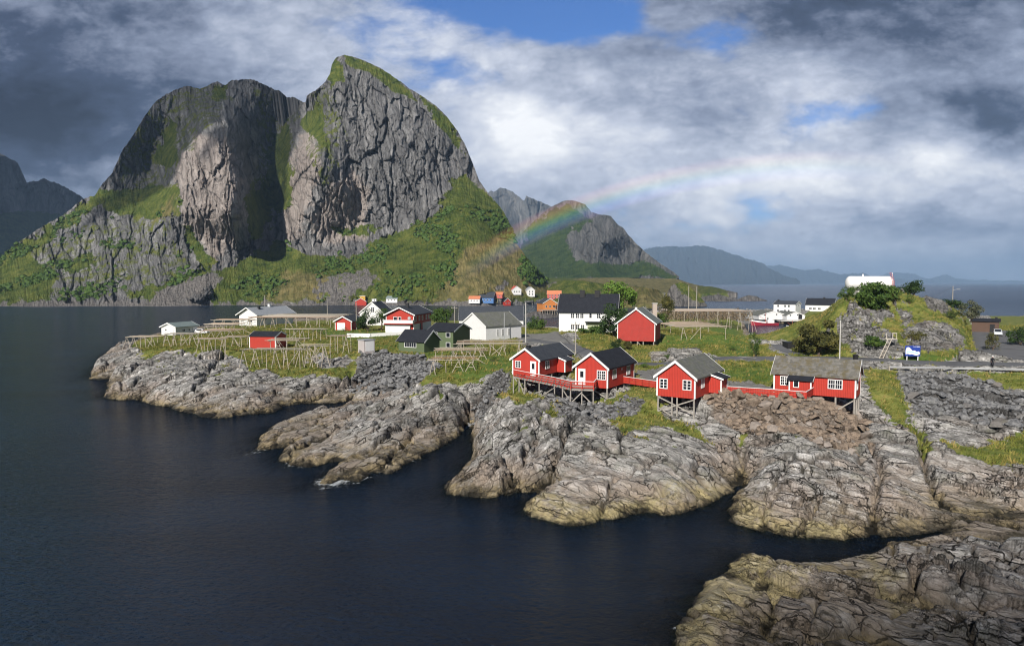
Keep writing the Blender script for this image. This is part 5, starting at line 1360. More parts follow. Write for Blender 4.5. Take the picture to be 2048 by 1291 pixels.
def boat(px, py, ln, th, hull, label, rail=WHITE, cabin_at=.25):
    g = at(px, py, 0)
    e = empty('fishing_boat', (g[0], g[1], 0), th, label, 'boat')
    N = 9; lo, hi, top = [], [], []
    rings = []
    for i in range(N):
        t = i / (N - 1); x = (t - .5) * ln
        b = ln * .14 * (1 - max(0, (t - .55) / .45) ** 2.2) * (.82 + .18 * min(1, t * 4))
        b = max(b, .04); sh_ = ln * (.085 + .075 * max(0, (t - .35) / .65) ** 2)
        rings.append([(x, -b * .55, -.6), (x, b * .55, -.6), (x + (.3 if i == N - 1 else 0), b, sh_), (x + (.3 if i == N - 1 else 0), -b, sh_)])
    MB().loft(rings).build('hull', hull, e)
    bw = MB()
    bw.loft([[(r[3][0], r[3][1] - .03, r[3][2]), (r[2][0], r[2][1] + .03, r[2][2]), (r[2][0], r[2][1] + .03, r[2][2] + ln * .05), (r[3][0], r[3][1] - .03, r[3][2] + ln * .05)] for r in rings[4:]]).build('bulwark', rail, e)
    x0 = (cabin_at - .5) * ln; w2 = ln * .09
    c = MB().box(x0 - ln * .13, -w2, ln * .085, x0 + ln * .11, w2, ln * .2).box(x0 - ln * .05, -w2 * .8, ln * .2, x0 + ln * .08, w2 * .8, ln * .29)
    c.build('wheelhouse', WHITE, e)
    MB().box(x0 + ln * .08, -w2 * .7, ln * .22, x0 + ln * .083, w2 * .7, ln * .265).box(x0 - ln * .04, -w2 * .82, ln * .22, x0 + ln * .07, -w2 * .8 - .001, ln * .265).build('windscreen', GLASS, e)
    MB().bar((x0 + ln * .16, 0, ln * .1), (x0 + ln * .16, 0, ln * .46), .09).bar((x0 + ln * .16, 0, ln * .2), (x0 + ln * .42, 0, ln * .34), .06).build('mast', paint('mast_red', (.45, .12, .1), .6), e)
    return e


boat(1529, 650, 12.0, pi, paint('dark_red_hull', (.34, .03, .05), .4, None, .2), 'dark red hulled fishing boat with white wheelhouse', cabin_at=.3)
boat(1592, 659.5, 8.0, 2.2, paint('orange_hull', (.72, .30, .05), .4, None, .2), 'small orange fishing boat moored beside the knoll', WHITE, .55)
boat(1545, 688, 5.0, .3, paint('orange_red_hull', (.70, .16, .05), .4, None, .2), 'tiny orange open boat at the inner end of the basin', DARK, .5)

# ---------------------------------------------------------------- racks for drying fish
def rack(px0, px1, pn, pf, pgr, label, nfr=4, dens=.8, tilt=0.0, open_=False):
    """px0..px1 wide; pn / pf near and far edge of the pole platform, pgr ground at the near legs (photo pixels)"""
    g = hit((px0 + px1) / 2, pgr)
    ht = max(1.3, (pgr - pn) * g[1] / F)
    zt = g[2] + ht
    xm = (px0 + px1) / 2
    yn, yf = at(xm, pn, zt), at(xm, pf, zt)
    depth = float(np.clip(yf[1] - yn[1], 2.5, 24))
    L = max(3.0, (px1 - px0) * yn[1] / F)
    mid = np.array([(yn[0] * (1 - depth / 2 / yn[1]) + yn[0] * (1 + depth / yn[1])) / 1.0 - yn[0] * (1 + depth / 2 / yn[1]) * 0, 0, 0])
    mid = np.array([yn[0] * (1 + depth / 2 / yn[1]), yn[1] + depth / 2, g[2]])
    e = empty('drying_rack', mid, tilt, label, 'fish rack', 'wooden racks for drying fish')
    rn = random.Random(int(px0 * 7 + pn))
    def gl_(x, y):
        p = world_of(e, (x, y, 0)); return max(-3.0, min(gz(p.x, p.y) - .1 - mid[2], ht - .6))
    r = .042 + .00016 * mid[1]
    nrow = max(2, min(3, int(round(depth / 7)) + 1))
    for j in range(nrow):
        yy = -depth / 2 + .3 + (depth - .6) * j / (nrow - 1)
        near = j == 0
        for i in range(nfr):
            x = -L / 2 + L * (i + .35 + rn.uniform(-.12, .12)) / (nfr - .3)
            z1 = ht - .02
            sides = ((-1, rn.uniform(.5, 1.2)), (1, rn.uniform(.4, 1.1))) if near and rn.random() < .6 else ((rn.choice((-1, 1)), rn.uniform(.0, .25)),)
            for sx, lean in sides:
                xb, yb = x + sx * lean, yy + rn.uniform(-.5, .3)
                MB().bar((x + sx * .05, yy, z1), (xb, yb, gl_(xb, yb)), r * .9, 5, r * 1.05).build('leg', WOOD_P, e)
            if len(sides) == 2 and rn.random() < .5: MB().bar((x - .4, yy - .1, ht * .52), (x + .4, yy - .1, ht * .54), r * .8, 5).build('cross_bar', WOOD_P, e)
            elif rn.random() < .22:
                xb = x + rn.choice((-1, 1)) * rn.uniform(1.5, 2.6); MB().bar((x, yy - .08, z1), (xb, yy - .4, gl_(xb, yy - .4)), r * .85, 5).build('brace', WOOD_P, e)
    for i in range(nfr):
        x = -L / 2 + L * (i + .35) / (nfr - .3)
        if not open_ or rn.random() < .7: MB().bar((x, -depth / 2 - .3, ht - .02), (x + rn.uniform(-.3, .3), depth / 2 + .3, ht + rn.uniform(-.03, .05)), r, 5).build('beam', WOOD_P, e)
    k = max(3, min(40, int(depth * dens * (.3 if open_ else 1.0))))
    for j in range(k):
        y = -depth / 2 + depth * (j + rn.uniform(.1, .9)) / k
        a, b = rn.uniform(-.02, .22) ** 1, rn.uniform(-.02, .22)
        x0, x1 = -L / 2 + L * a * rn.random() - .4, L / 2 - L * b * rn.random() + .4
        z = ht + r * 1.6 + rn.uniform(0, .08)
        MB().bar((x0, y, z), (x1, y + rn.uniform(-.3, .3), z + rn.uniform(-.06, .06)), r * .85, 5, r * .6).build('pole', rn.choice((WOOD, WOOD_P, WOOD_T)), e)
    return e, L, ht, depth


WOOD_T = paint('reddish_poles', (.36, .235, .165), .85, None, .45, .15, 2.0)
rack(1322, 1438, 655, 642, 679, 'low broad rack with pale poles right of the red boathouse', 3)
fr, fl, fh, fd = rack(1325, 1492, 623, 614, 650, 'long rack hung with dried fish by the harbour', 8, 1.0)
rack(912, 1050, 690, 680, 712, 'wide rack of bleached poles in front of the white hall', 5)
rack(868, 975, 703, 695, 722, 'low rack of reddish poles beside the olive green house', 4)
rack(862, 958, 723, 713, 746, 'rack over the grassy bank left of the first red cabin', 4)
rack(432, 518, 641, 638, 655, 'rack in front of the long white bungalow', 5)
rack(415, 483, 650, 646.5, 662, 'dense grey rack below the bungalow, upper of two', 4, 1.2)
rack(410, 480, 663, 658, 675, 'dense grey rack below the bungalow, lower of two', 4, 1.2)
rack(514, 692, 636, 626, 655, 'very long rack on the ochre slope left of the red garage', 8, .9)
rack(262, 322, 675, 671, 695, 'rack at the far left tip next to the white boathouse', 5)
rack(333, 395, 669, 666.5, 692, 'thin legged rack on the grass below the white boathouse', 4, .5)
rack(398, 455, 679, 676.5, 705, 'short rack with fanned legs above the rock cleft', 3)
rack(452, 496, 675, 672, 694, 'small rack left of the red shed', 3)
rack(487, 612, 701, 696, 738, 'tall open rack frame in front of the red shed', 6, .9, 0, True)
rack(540, 610, 682, 677, 704, 'rack touching the right end of the red shed', 4)
rack(568, 655, 660, 657.5, 682, 'open rack frame on the lawn behind the red shed', 5, .6, 0, True)
rack(602, 660, 694, 689, 735, 'tall open rack frame on the bank left of the stone slope', 4, .8, 0, True)
rack(660, 702, 673, 670, 708, 'open rack frame left of the grey cabinet', 3, .8, 0, True)
fm_, n = new_mat('dried_fish')
finish(n, n.ramp(n.noise(pos(n), 3.0, 3, .7), [(.35, (.06, .045, .03)), (.55, (.20, .15, .09)), (.7, (.42, .36, .28))]), .8)
rn = np.random.default_rng(5)
k = 2600
c0 = np.stack([rn.uniform(-fl / 2, fl / 2, k), rn.uniform(-fd / 2, fd / 2, k), rn.uniform(.36 * fh, fh - .1, k)], 1)
Vf = np.repeat(c0, 4, 0).reshape(k, 4, 3)
an = rn.uniform(0, pi, k); wv_ = np.stack([np.cos(an), np.sin(an)], 1) * .16
Vf[:, 0, :2] -= wv_; Vf[:, 1, :2] += wv_; Vf[:, 2, :2] += wv_ * .5; Vf[:, 3, :2] -= wv_ * .5
Vf[:, 2:, 2] -= rn.uniform(.4, .9, k)[:, None]
tag(link('fish', npmesh('fish', Vf.reshape(-1, 3), np.arange(k * 4).reshape(k, 4), fm_, False), fr), kind='stuff')

# ---------------------------------------------------------------- trees and bushes
def leaf_mat(name, a, b, c):
    m_, n = new_mat(name)
    P_ = pos(n)
    col_ = n.ramp(n.m('ADD', n.m('MULTIPLY', n.noise(P_, .55, 3, .6), .5), n.m('MULTIPLY', n.noise(P_, 3.0, 2, .6), .5)), [(.36, a), (.5, b), (.64, c)])
    bs = finish(n, col_, .7, None, .2)
    return m_


LEAF = dict(dark=leaf_mat('dark_leaves', (.012, .028, .010), (.028, .055, .016), (.06, .10, .025)), mid=leaf_mat('green_leaves', (.02, .045, .010), (.05, .095, .018), (.11, .16, .03)),
            bright=leaf_mat('light_green_leaves', (.05, .10, .015), (.11, .20, .03), (.20, .29, .05)), olive=leaf_mat('olive_leaves', (.03, .035, .010), (.075, .075, .022), (.15, .135, .035)),
            grey=leaf_mat('grey_green_leaves', (.04, .05, .03), (.08, .09, .05), (.15, .15, .09)))
BARK = paint('bark', (.10, .075, .055), .9, None, .4)


def leaves(rn, rx, ry, rz, n_, size, lobes=16, zc=0.0, thin=.0):
    L_ = rn.normal(size=(lobes, 3)); L_ /= np.linalg.norm(L_, axis=1)[:, None]
    L_ *= rn.uniform(.35, .9, (lobes, 1))
    R_ = rn.uniform(.2, .45, lobes)
    i = rn.integers(0, lobes, n_)
    d = rn.normal(size=(n_, 3)); d /= np.linalg.norm(d, axis=1)[:, None]
    rad = R_[i][:, None] * rn.uniform(.45, 1.12, (n_, 1)) ** .7
    p = (L_[i] + d * rad) * np.array([rx, ry, rz]) + np.array([0, 0, zc])
    a = rn.normal(size=(n_, 3)) * .7 + d; a /= np.linalg.norm(a, axis=1)[:, None]
    b = np.cross(a, rn.normal(size=(n_, 3))); b /= np.linalg.norm(b, axis=1)[:, None]
    c = np.cross(a, b)
    s_ = size * rn.uniform(.5, 1.25, (n_, 1))
    V = np.stack([p - b * s_, p + c * s_ * .55, p + b * s_, p - c * s_ * .55], 1)
    return V.reshape(-1, 3), np.arange(n_ * 4).reshape(n_, 4)


def tree(px, pbase, ptop, wpx, kind, label, cat='tree', name='tree', n_=1700, group=None, Y=None, trunk=.25, gpos=None):
    g = gpos if gpos is not None else (atY(px, pbase, Y) if Y else hit(px, pbase))
    s_ = g[1] / F
    ht, wd = (pbase - ptop) * s_, wpx * s_
    e = empty(name, (g[0], g[1], g[2] - .1), 0, label, cat, group)
    rn = np.random.default_rng(int(px * 13 + ptop)); rr = random.Random(int(px))
    t = MB()
    if name == 'bush': trunk = min(trunk, .07)
    h0 = ht * trunk
    t.bar((0, 0, -.3), (.05 * wd, 0, h0 + ht * .12), .05 * ht ** .8 + .02, 6, .035 * ht ** .8 + .01)
    for i in range(7):
        a = i * 2.4 + rr.random(); l_ = wd * rr.uniform(.2, .42)
        t.bar((.04 * wd, 0, h0 * rr.uniform(.7, 1.1)), (cos(a) * l_, sin(a) * l_ * .8, h0 + ht * rr.uniform(.25, .6)), .022 * ht ** .8 + .01, 5, .008)
    t.build('trunk', BARK, e)
    V, Q = leaves(rn, wd * .56, wd * .5, (ht - h0) * .56, int(n_ * 1.5), max(.08, min(.42, wd * .036)) * (1 if ht > 1.5 else .8), 18, h0 + (ht - h0) * .5)
    V[:, 2] = np.maximum(V[:, 2], .02)
    link('crown', npmesh('crown', V, Q, LEAF[kind], False), e)
    return e


tree(734, 662, 620, 42, 'dark', 'dense dark bush between the red garage and the red and white house', 'bush', 'bush')
tree(763, 658, 614, 26, 'mid', 'taller thin crowned tree beside the red and white house', trunk=.35)
tree(887, 662, 614, 50, 'mid', 'round leafy tree right of the red and white house')
tree(1240, 645, 562, 64, 'bright', 'tall light green tree behind the big white house', n_=2600, Y=205, trunk=.3)
tree(1226, 674, 614, 62, 'dark', 'dark leafy tree in front of the right end of the big white house', n_=2400, trunk=.12)
tree(1190, 668, 648, 60, 'mid', 'wide low hedge bush under the porch of the big white house', 'bush', 'bush', trunk=.08)
tree(1330, 652, 593, 38, 'olive', 'tall brownish tree behind the red boathouse', n_=2200, Y=190)
tree(1324, 652, 628, 34, 'mid', 'low bright bush at the foot of the brownish tree', 'bush', 'bush', Y=182)
tree(1074, 668, 634, 42, 'mid', 'small round tree beside the quay containers', Y=205)
tree(1510, 712, 662, 28, 'mid', 'green bush on the bank above the harbour slipway', 'bush', 'bush', trunk=.08)
tree(1235, 702, 676, 26, 'dark', 'small shrub against the left wall of the red boathouse', 'bush', 'bush', trunk=.1)
tree(1255, 700, 678, 20, 'olive', 'reddish brown shrub below the red boathouse', 'bush', 'bush', trunk=.1)
tree(1636, 712, 640, 78, 'olive', 'big olive brown hawthorn at the left foot of the knoll', n_=3600, trunk=.16)
tree(1652, 700, 655, 48, 'grey', 'grey green shrub right of the big hawthorn', 'bush', 'bush', n_=1500)
tree(1605, 705, 668, 40, 'olive', 'low tangled shrub by the harbour road', 'bush', 'bush', n_=1500, trunk=.1)
tree(1692, 600, 570, 30, 'mid', 'bush under the left end of the white tank', 'bush', 'bush', trunk=.1)
tree(1752, 617, 567, 84, 'mid', 'large bush in front of the white tank', 'bush', 'bush', n_=3600, trunk=.08)
tree(1826, 590, 558, 44, 'dark', 'dark round bush right of the white tank', 'bush', 'bush', n_=1800, Y=178, trunk=.1)
tree(1802, 588, 572, 26, 'dark', 'low dark bush between the tank and the round bush', 'bush', 'bush', n_=900, Y=178, trunk=.1)
tree(1819, 608, 586, 15, 'mid', 'thin upright sapling on the knoll crest', 'bush', 'bush', n_=500)
tree(1903, 640, 620, 24, 'dark', 'dark bush on the right flank of the knoll', 'bush', 'bush', n_=900)
tree(1905, 620, 596, 44, 'dark', 'bush below the lamp post on the knoll', 'bush', 'bush', n_=1300, Y=160)
tree(1942, 640, 603, 44, 'grey', 'grey leafless looking shrub at the right edge of the knoll', 'bush', 'bush', n_=1500, Y=155)
tree(1985, 700, 662, 30, 'olive', 'olive shrub at the inside of the road bend', 'bush', 'bush', n_=1200)
tree(2040, 690, 655, 50, 'dark', 'dark shrub on the right edge beyond the road', 'bush', 'bush', n_=1500)
tree(1745, 692, 668, 50, 'mid', 'green shrub in the hollow left of the ladder', 'bush', 'bush', n_=1500, trunk=.06)
tree(1830, 680, 660, 40, 'olive', 'small shrub on the rock above the blue sign', 'bush', 'bush', n_=800, trunk=.06)
tree(1640, 798, 776, 24, 'dark', 'small dark bush at the end of the long red fence', 'bush', 'bush', n_=600, trunk=.1)
for px, pt, lab in ((1258, 566, 'leftmost tiny spruce on the far green mound'), (1270, 562, 'tallest tiny spruce on the far green mound'), (1284, 566, 'rightmost tiny spruce on the far green mound')):
    tree(px, 582, pt, 9, 'dark', lab, n_=260, Y=520, trunk=.1, group='spruces on the far mound')
for px, py, wd in ((640, 668, 20), (690, 662, 16), (560, 668, 22), (905, 712, 18), (1040, 716, 16), (985, 722, 20), (1290, 735, 18), (1420, 722, 22), (1335, 716, 16), (1465, 700, 20), (1210, 726, 18), (1120, 700, 14)):
    tree(px, py, py - wd * .6, wd, 'mid', 'small green shrub on open turf', 'bush', 'bush', n_=320, group='shrubs on the turf')
# scrub on the mountain foot, too many to count
rn = np.random.default_rng(11)
Vm = V_main[1:-2]; gmask = np.array(bpy.data.objects['mountain'].data.attributes['mask'].data[0].color[:]) if False else None
mk_ = np.zeros(len(bpy.data.objects['mountain'].data.vertices) * 4, np.float32); bpy.data.objects['mountain'].data.attributes['mask'].data.foreach_get('color', mk_)
mk_ = mk_.reshape(V_main.shape[0], V_main.shape[1], 4)[1:-2, :, 0]
mk_ = mk_ * (Vm[..., 2] < 95) * (Vm[..., 2] > 2)
den = mk_ * sst(fbm(Vm[..., 0] / 45, Vm[..., 2] / 30, 88, 5), .0, .4)
ix = rn.choice(den.size, 3200, p=(den / den.sum()).ravel())
pv = Vm.reshape(-1, 3)[ix]; k = len(pv); m_ = 16
r_ = .6 + 2.4 * rn.random((k, 1, 1)) ** 2
d = rn.normal(size=(k, m_, 3)); d /= np.linalg.norm(d, axis=2)[..., None]; d[..., 2] = np.abs(d[..., 2])
c = pv[:, None] + d * r_ * np.array([1, 1, .9])
a = rn.normal(size=(k, m_, 3)); b = np.cross(a, d); b /= np.linalg.norm(b, axis=2)[..., None]; c2 = np.cross(b, d)
q_ = r_ * .55
Vb = np.stack([c - b * q_, c + c2 * q_, c + b * q_, c - c2 * q_], 2).reshape(-1, 3)
tag(link('undergrowth', npmesh('undergrowth', Vb, np.arange(len(Vb)).reshape(-1, 4), LEAF['mid'], False)), 'birch scrub over the mountain foot', None, None, 'stuff')

# ---------------------------------------------------------------- boulder banks
def hull_mesh(name, seed, flat=.7):
    rr = random.Random(seed)
    bm = bmesh.new()
    for i in range(13):
        v_ = Vector((rr.gauss(0, 1), rr.gauss(0, 1), rr.gauss(0, 1))).normalized()
        v_ = Vector((v_.x * rr.uniform(.75, 1.05), v_.y * rr.uniform(.7, .95), v_.z * flat * rr.uniform(.75, 1)))
        bm.verts.new(v_)
    r = bmesh.ops.convex_hull(bm, input=bm.verts)
    bmesh.ops.delete(bm, geom=[g for g in r['geom_interior'] if isinstance(g, bmesh.types.BMVert)], context='VERTS')
    bmesh.ops.bevel(bm, geom=list(bm.edges), offset=.03, segments=1, affect='EDGES')
    me = bpy.data.meshes.new(name); bm.to_mesh(me); bm.free()
    return me


def stone_mat(name, lo, hi, alt):
    m_, n = new_mat(name)
    P_ = pos(n)
    rnd_ = n.new('ShaderNodeObjectInfo').outputs['Random']
    n1 = n.noise(P_, 2.2, 5, .65); n2 = n.noise(P_, 9.0, 4, .7)
    c_ = n.mix(n.ss(n.m('ADD', n.m('MULTIPLY', n1, .6), n.m('MULTIPLY', n2, .4)), .38, .62), lo, hi)
    c_ = n.mix(n.ss(rnd_, .72, .98, 0, .7), c_, n.mix(n2, tuple(x * .7 for x in alt), alt))
    c_ = n.mix(n.ss(n.noise(P_, 1.1, 4, .6), .57, .7, 0, .6), c_, (.08, .08, .06))
    finish(n, c_, .92, n.bump(n.m('ADD', n1, n2), .6, .08), .2)
    return m_


ST_GREY = stone_mat('grey_boulder_stone', (.085, .087, .093), (.25, .25, .25), (.19, .17, .15))
ST_BROWN = stone_mat('brown_boulder_stone', (.12, .092, .07), (.30, .235, .18), (.42, .38, .35))
meshes = {}
for nm, mt in (('grey', ST_GREY), ('brown', ST_BROWN)):
    meshes[nm] = []
    for i in range(9):
        me = hull_mesh('boulder', i * 7 + 3, .62 + .05 * (i % 4)); me.materials.append(mt); meshes[nm].append(me)
rr = random.Random(21)


def scatter_boulders(poly, n_try, smin, smax, sp):
    P = ground_poly(poly); out = []
    lo, hi = P.min(0), P.max(0); cell = {}
    cand = rng.uniform(lo, hi, (n_try, 2))
    ok = inpoly(cand[:, 0], cand[:, 1], P)
    for x, y in cand[ok]:
        s_ = smin + (smax - smin) * rr.random() ** 1.8
        key = (int(x // 1.5), int(y // 1.5)); bad = False
        for i in (-1, 0, 1):
            for j in (-1, 0, 1):
                for (a, b, c) in cell.get((key[0] + i, key[1] + j), ()):
                    if (a - x) ** 2 + (b - y) ** 2 < (sp * (s_ + c)) ** 2: bad = True
        if bad: continue
        cell.setdefault(key, []).append((x, y, s_)); out.append((x, y, s_))
    return out


B = [('brown', 'brown boulder in the bank below the long red fence', 'boulders of the brown bank', b) for b in scatter_boulders(rip_polys['brown'], 14000, .34, 1.25, .60)]
B += [('grey', 'grey boulder on the slope under the stilt cabins and deck', 'boulders under the stilt cabins', b) for b in scatter_boulders(rip_polys['under'], 3500, .25, .85, .72)]
Br = [('grey', 'grey blasted boulder of the bank below the road on the right', 'boulders of the bank below the road', b) for b in scatter_boulders(rip_polys['right'], 20000, .30, 1.05, .60)]
Bc = [('grey', 'grey boulder of the sea wall left of the racks', 'boulders of the left sea wall', b) for b in scatter_boulders(rip_polys['centre'], 16000, .3, .95, .62)]
Bk = [('grey', 'dark boulder filling the cleft left of the cabins', 'boulders in the cleft', b) for b in scatter_boulders(rip_polys['cleft'], 4000, .22, .6, .72)]
allb = B + Br + Bc + Bk
print('BOULDERS', len(B), len(Br), len(Bc), len(Bk))
allb.sort(key=lambda t: -t[3][2] / t[3][1])
rest = []
for i, (nm, lab, grp, (x, y, s_)) in enumerate(allb):
    me = meshes[nm][rr.randrange(9)]
    Mx = Matrix.Translation((x, y, gz(x, y) + s_ * .22)) @ Matrix.Rotation(rr.uniform(0, 6.28), 4, 'Z') @ Matrix.Rotation(rr.uniform(-.35, .35), 4, 'X') @ Matrix.Diagonal((s_ * rr.uniform(.9, 1.3), s_, s_, 1))
    if i < 297:
        o = bpy.data.objects.new('boulder', me); COL.objects.link(o); o.matrix_world = Mx
        tag(o, lab, 'boulder', grp)
    else: rest.append((me, Mx, nm))
for nm, mt_ in (('grey', ST_GREY), ('brown', ST_BROWN)):
    mb = MB()
    for me, Mx, _ in [q for q in rest if q[2] == nm]: mb.add([Mx @ v_.co for v_ in me.vertices], [tuple(p.vertices) for p in me.polygons])
    if mb.v: tag(mb.build('boulders', mt_), nm + ' rubble between the bigger boulders', None, None, 'stuff')

# ---------------------------------------------------------------- tall grass over the turf
tm_, n = new_mat('grass_blades')
P_ = pos(n)
finish(n, n.mix(n.new('ShaderNodeAttribute', attribute_name='tint').outputs['Fac'], n.ramp(n.noise(P_, .4, 4, .6), [(.32, (.045, .075, .014)), (.5, (.13, .145, .03)), (.66, (.24, .21, .06))]), (.30, .23, .08)), .8, None, .1)
area = (GY * np.log(Y1 / Y0) / NR) * (GY * (UX + .8) / NC)
vis = np.clip(250 / GY, 0, 2.2)
bareh = np.ones(GX.shape)
for k_, (hx, hy, hz, th, hw, hl, _, _) in HOUSES.items():
    lx, ly = (GX - hx) * cos(th) + (GY - hy) * sin(th), -(GX - hx) * sin(th) + (GY - hy) * cos(th)
    bareh[(np.abs(lx) < hw / 2 + .4) & (np.abs(ly - hl / 2) < hl / 2 + .4)] = 0
den = (grass > .45) * area * bareh * vis * sst(GY, 280, 180) * (1 - .75 * M_lawn) * (.35 + sst(fbm(GX / 3, GY / 3, 99, 3), -.2, .3)) * (base > .8) * (GY > 40)
rn = np.random.default_rng(17)
N_T = 52000
ix = rn.choice(den.size, N_T, p=(den / den.sum()).ravel())
px_ = GX.ravel()[ix] + rn.normal(0, .12, N_T); py_ = GY.ravel()[ix] + rn.normal(0, .15, N_T)
pz_ = ground(px_, py_)
hb_ = rn.uniform(.18, .5, N_T)
Vt = []
for j in range(4):
    a = rn.uniform(0, 2 * pi, N_T); w2 = rn.uniform(.05, .11, N_T); ln_ = rn.uniform(.05, .3, N_T) * hb_ * 2
    ox, oy = rn.normal(0, .13, N_T), rn.normal(0, .13, N_T)
    bl = np.stack([px_ + ox - np.cos(a) * w2, py_ + oy - np.sin(a) * w2, pz_ - .05], 1)
    br = np.stack([px_ + ox + np.cos(a) * w2, py_ + oy + np.sin(a) * w2, pz_ - .05], 1)
    tp = np.stack([px_ + ox + ln_ + rn.normal(0, .1, N_T), py_ + oy + rn.normal(0, .15, N_T), pz_ + hb_ * rn.uniform(.6, 1.1, N_T)], 1)
    Vt.append(np.stack([bl, br, tp], 1))
Vt = np.concatenate(Vt, 0)
tint = np.repeat(np.tile(sst(fbm(px_ / 5, py_ / 5, 44, 3) + rn.normal(0, .2, N_T), .0, .5), 4) * .9, 3)
tag(link('grass', npmesh('grass', Vt.reshape(-1, 3), np.arange(len(Vt) * 3).reshape(-1, 3), tm_, False, dict(tint=tint))), 'tall yellow green grass on the turf', None, None, 'stuff')

# ---------------------------------------------------------------- poles, tank, signs and small things
def pole(px, ptop, pbase, label, arm=None, r=.11, Y=None, mat=None, name='utility_pole'):
    g = atY(px, pbase, Y) if Y else hit(px, pbase)
    ht = (pbase - ptop) * g[1] / F
    e = empty(name, g, 0, label, 'pole')
    MB().bar((0, 0, -.4), (0, 0, ht), r, 8, r * .75).build('shaft', mat or WOOD, e)
    MB().bar((0, 0, ht + .002), (0, 0, ht + .12), r * .9, 8, r * .4).build('cap', METAL, e)
    if arm == 'bar':
        MB().beam((-.8, -.13, ht - .4), (.8, -.13, ht - .4), .1, .12).build('crossarm', WOOD, e)
        for x in (-.7, 0, .7): MB().bar((x, -.13, ht - .34), (x, -.13, ht - .12), .06, 6).build('insulator', CONC, e)
    if arm == 'lamp':
        MB().bar((0, 0, ht - .8), (1.1, 0, ht - .55), .04, 6).build('bracket', METAL, e)
        MB().box(.9, -.14, ht - .66, 1.6, .14, ht - .54).build('lamp_head', METAL, e)
    return e, Vector(g) + Vector((0, 0, ht))


_, pA = pole(1679, 641, 724, 'white wooden pole behind the long red cabin', None, .1, mat=CONC)
pole(1151, 644, 708, 'brown pole on the grassy mound left of the red boathouse', 'bar', .12)
pole(1051.5, 605, 684, 'tall pale pole on the road by the white hall', None, .14, mat=CONC)
pole(1008.5, 626, 680, 'slim grey pole in front of the white hall', None, .1, mat=METAL)
pole(909, 613, 652, 'grey pole left of the white hall', 'bar', .13, Y=190)
pole(713, 606, 659, 'brown pole beside the red garage', None, .14)
pole(655, 592, 640, 'tall thin pole on the left shore behind the long rack', 'bar', .14, Y=250)
pole(530, 591, 622, 'thin pole behind the long white bungalow', None, .13, Y=258)
pole(1377, 572, 616, 'left of two bare poles on the spit by the rock stack', None, .2, Y=330)
pole(1393, 573, 616, 'right of two bare poles on the spit by the rock stack', None, .2, Y=330)
_, pB = pole(1905, 573, 604, 'lamp post on the crest of the knoll', 'lamp', .11, Y=160)

# white storage tank on the knoll
g = hit(1739, 586); Yt = g[1] + 3.0
c = atY(1738.5, 565.5, Yt); s_ = Yt / F
e = empty('storage_tank', (c[0], c[1], c[2]), 0, 'long white cylindrical tank lying on top of the knoll', 'tank')
ln, rd = 93 * s_, 13.5 * s_
prof = [(-ln / 2, .02)] + [(-ln / 2 + rd * .62 * (1 - cos(a)), rd * sin(a)) for a in np.linspace(.15, pi / 2, 8)] + [(ln / 2 - rd * .62 * (1 - cos(a)), rd * sin(a)) for a in np.linspace(pi / 2, .15, 8)] + [(ln / 2, .02)]
MB().loft([[(x, r * cos(2 * pi * i / 28), r * sin(2 * pi * i / 28)) for i in range(28)] for x, r in prof]).build('shell', WHITE, e, True)
zg = gz(c[0], c[1]) - c[2]
for x in (-ln * .27, ln * .3):
    MB().box(x - .3, -rd * .8, zg - .6, x + .3, rd * .8, -rd * .62).build('cradle', CONC, e)
MB().bar((-ln * .14, 0, rd * .98), (-ln * .14, 0, rd + .45), .16, 8).build('vent', WHITE, e)
RD = paint('signal_red', (.60, .05, .04), .5, None, .15)
x = ln * .43; la = MB()
for dx_ in (-.22, .22): la.bar((x + dx_, -rd - .12, zg), (x + dx_, -rd - .12, rd * .3), .028, 5).bar((x + dx_, -rd - .12, rd * .3), (x + dx_, -rd * .3, rd + .75), .028, 5)
for i in range(12):
    z = zg + (rd * .3 - zg) * i / 11; la.bar((x - .22, -rd - .12, z), (x + .22, -rd - .12, z), .02, 5)
for i in range(5):
    t = i / 4; la.bar((x - .22, (-rd - .12) * (1 - t) - rd * .3 * t, rd * .3 * (1 - t) + (rd + .75) * t), (x + .22, (-rd - .12) * (1 - t) - rd * .3 * t, rd * .3 * (1 - t) + (rd + .75) * t), .03, 5)
la.build('ladder', RD, e)
MB().bar((x + .5, -rd * .2, rd * .9), (x + .5, -rd * .2, rd + .8), .05, 5).build('vent_pipe', WHITE, e)

# blue map board
g = hit(1824.5, 720.5); s_ = g[1] / F
e = empty('notice_board', g, -.2, 'blue notice board with a white map on two posts', 'sign')
w_, h0, h1 = 28 * s_, 9 * s_, 30 * s_
for x in (-.36, .36): MB().box(x * w_ - .06, -.05, -.3, x * w_ + .06, .05, h0 + .4).build('post', WHITE, e)
BLUE = paint('sign_blue', (.02, .05, .28), .4, None, .05)
MB().box(-w_ / 2, -.09, h0, w_ / 2, -.055, h1).build('panel', BLUE, e)
mp = [(-.46, .12), (-.30, .16), (-.2, .08), (-.05, .14), (.1, .05), (.26, .02), (.44, .1), (.47, .3), (.38, .44), (.26, .38), (.12, .52), (-.02, .46), (-.12, .66), (-.26, .84), (-.40, .80), (-.47, .5)]
k = len(mp); hh = h1 - h0
MB().add([(a * w_, y, h0 + hh * (.06 + b * .95)) for y in (-.102, -.092) for a, b in mp], [tuple(range(k)), tuple(range(k, 2 * k))[::-1]] + [(i, (i + 1) % k, k + (i + 1) % k, k + i) for i in range(k)]).build('map', WHITE, e)
fj = [(-.40, .20), (-.26, .34), (-.12, .24), (.04, .32), (.2, .2), (.38, .22), (.36, .3), (.18, .3), (.02, .42), (-.14, .36), (-.28, .46), (-.42, .34)]
k = len(fj)
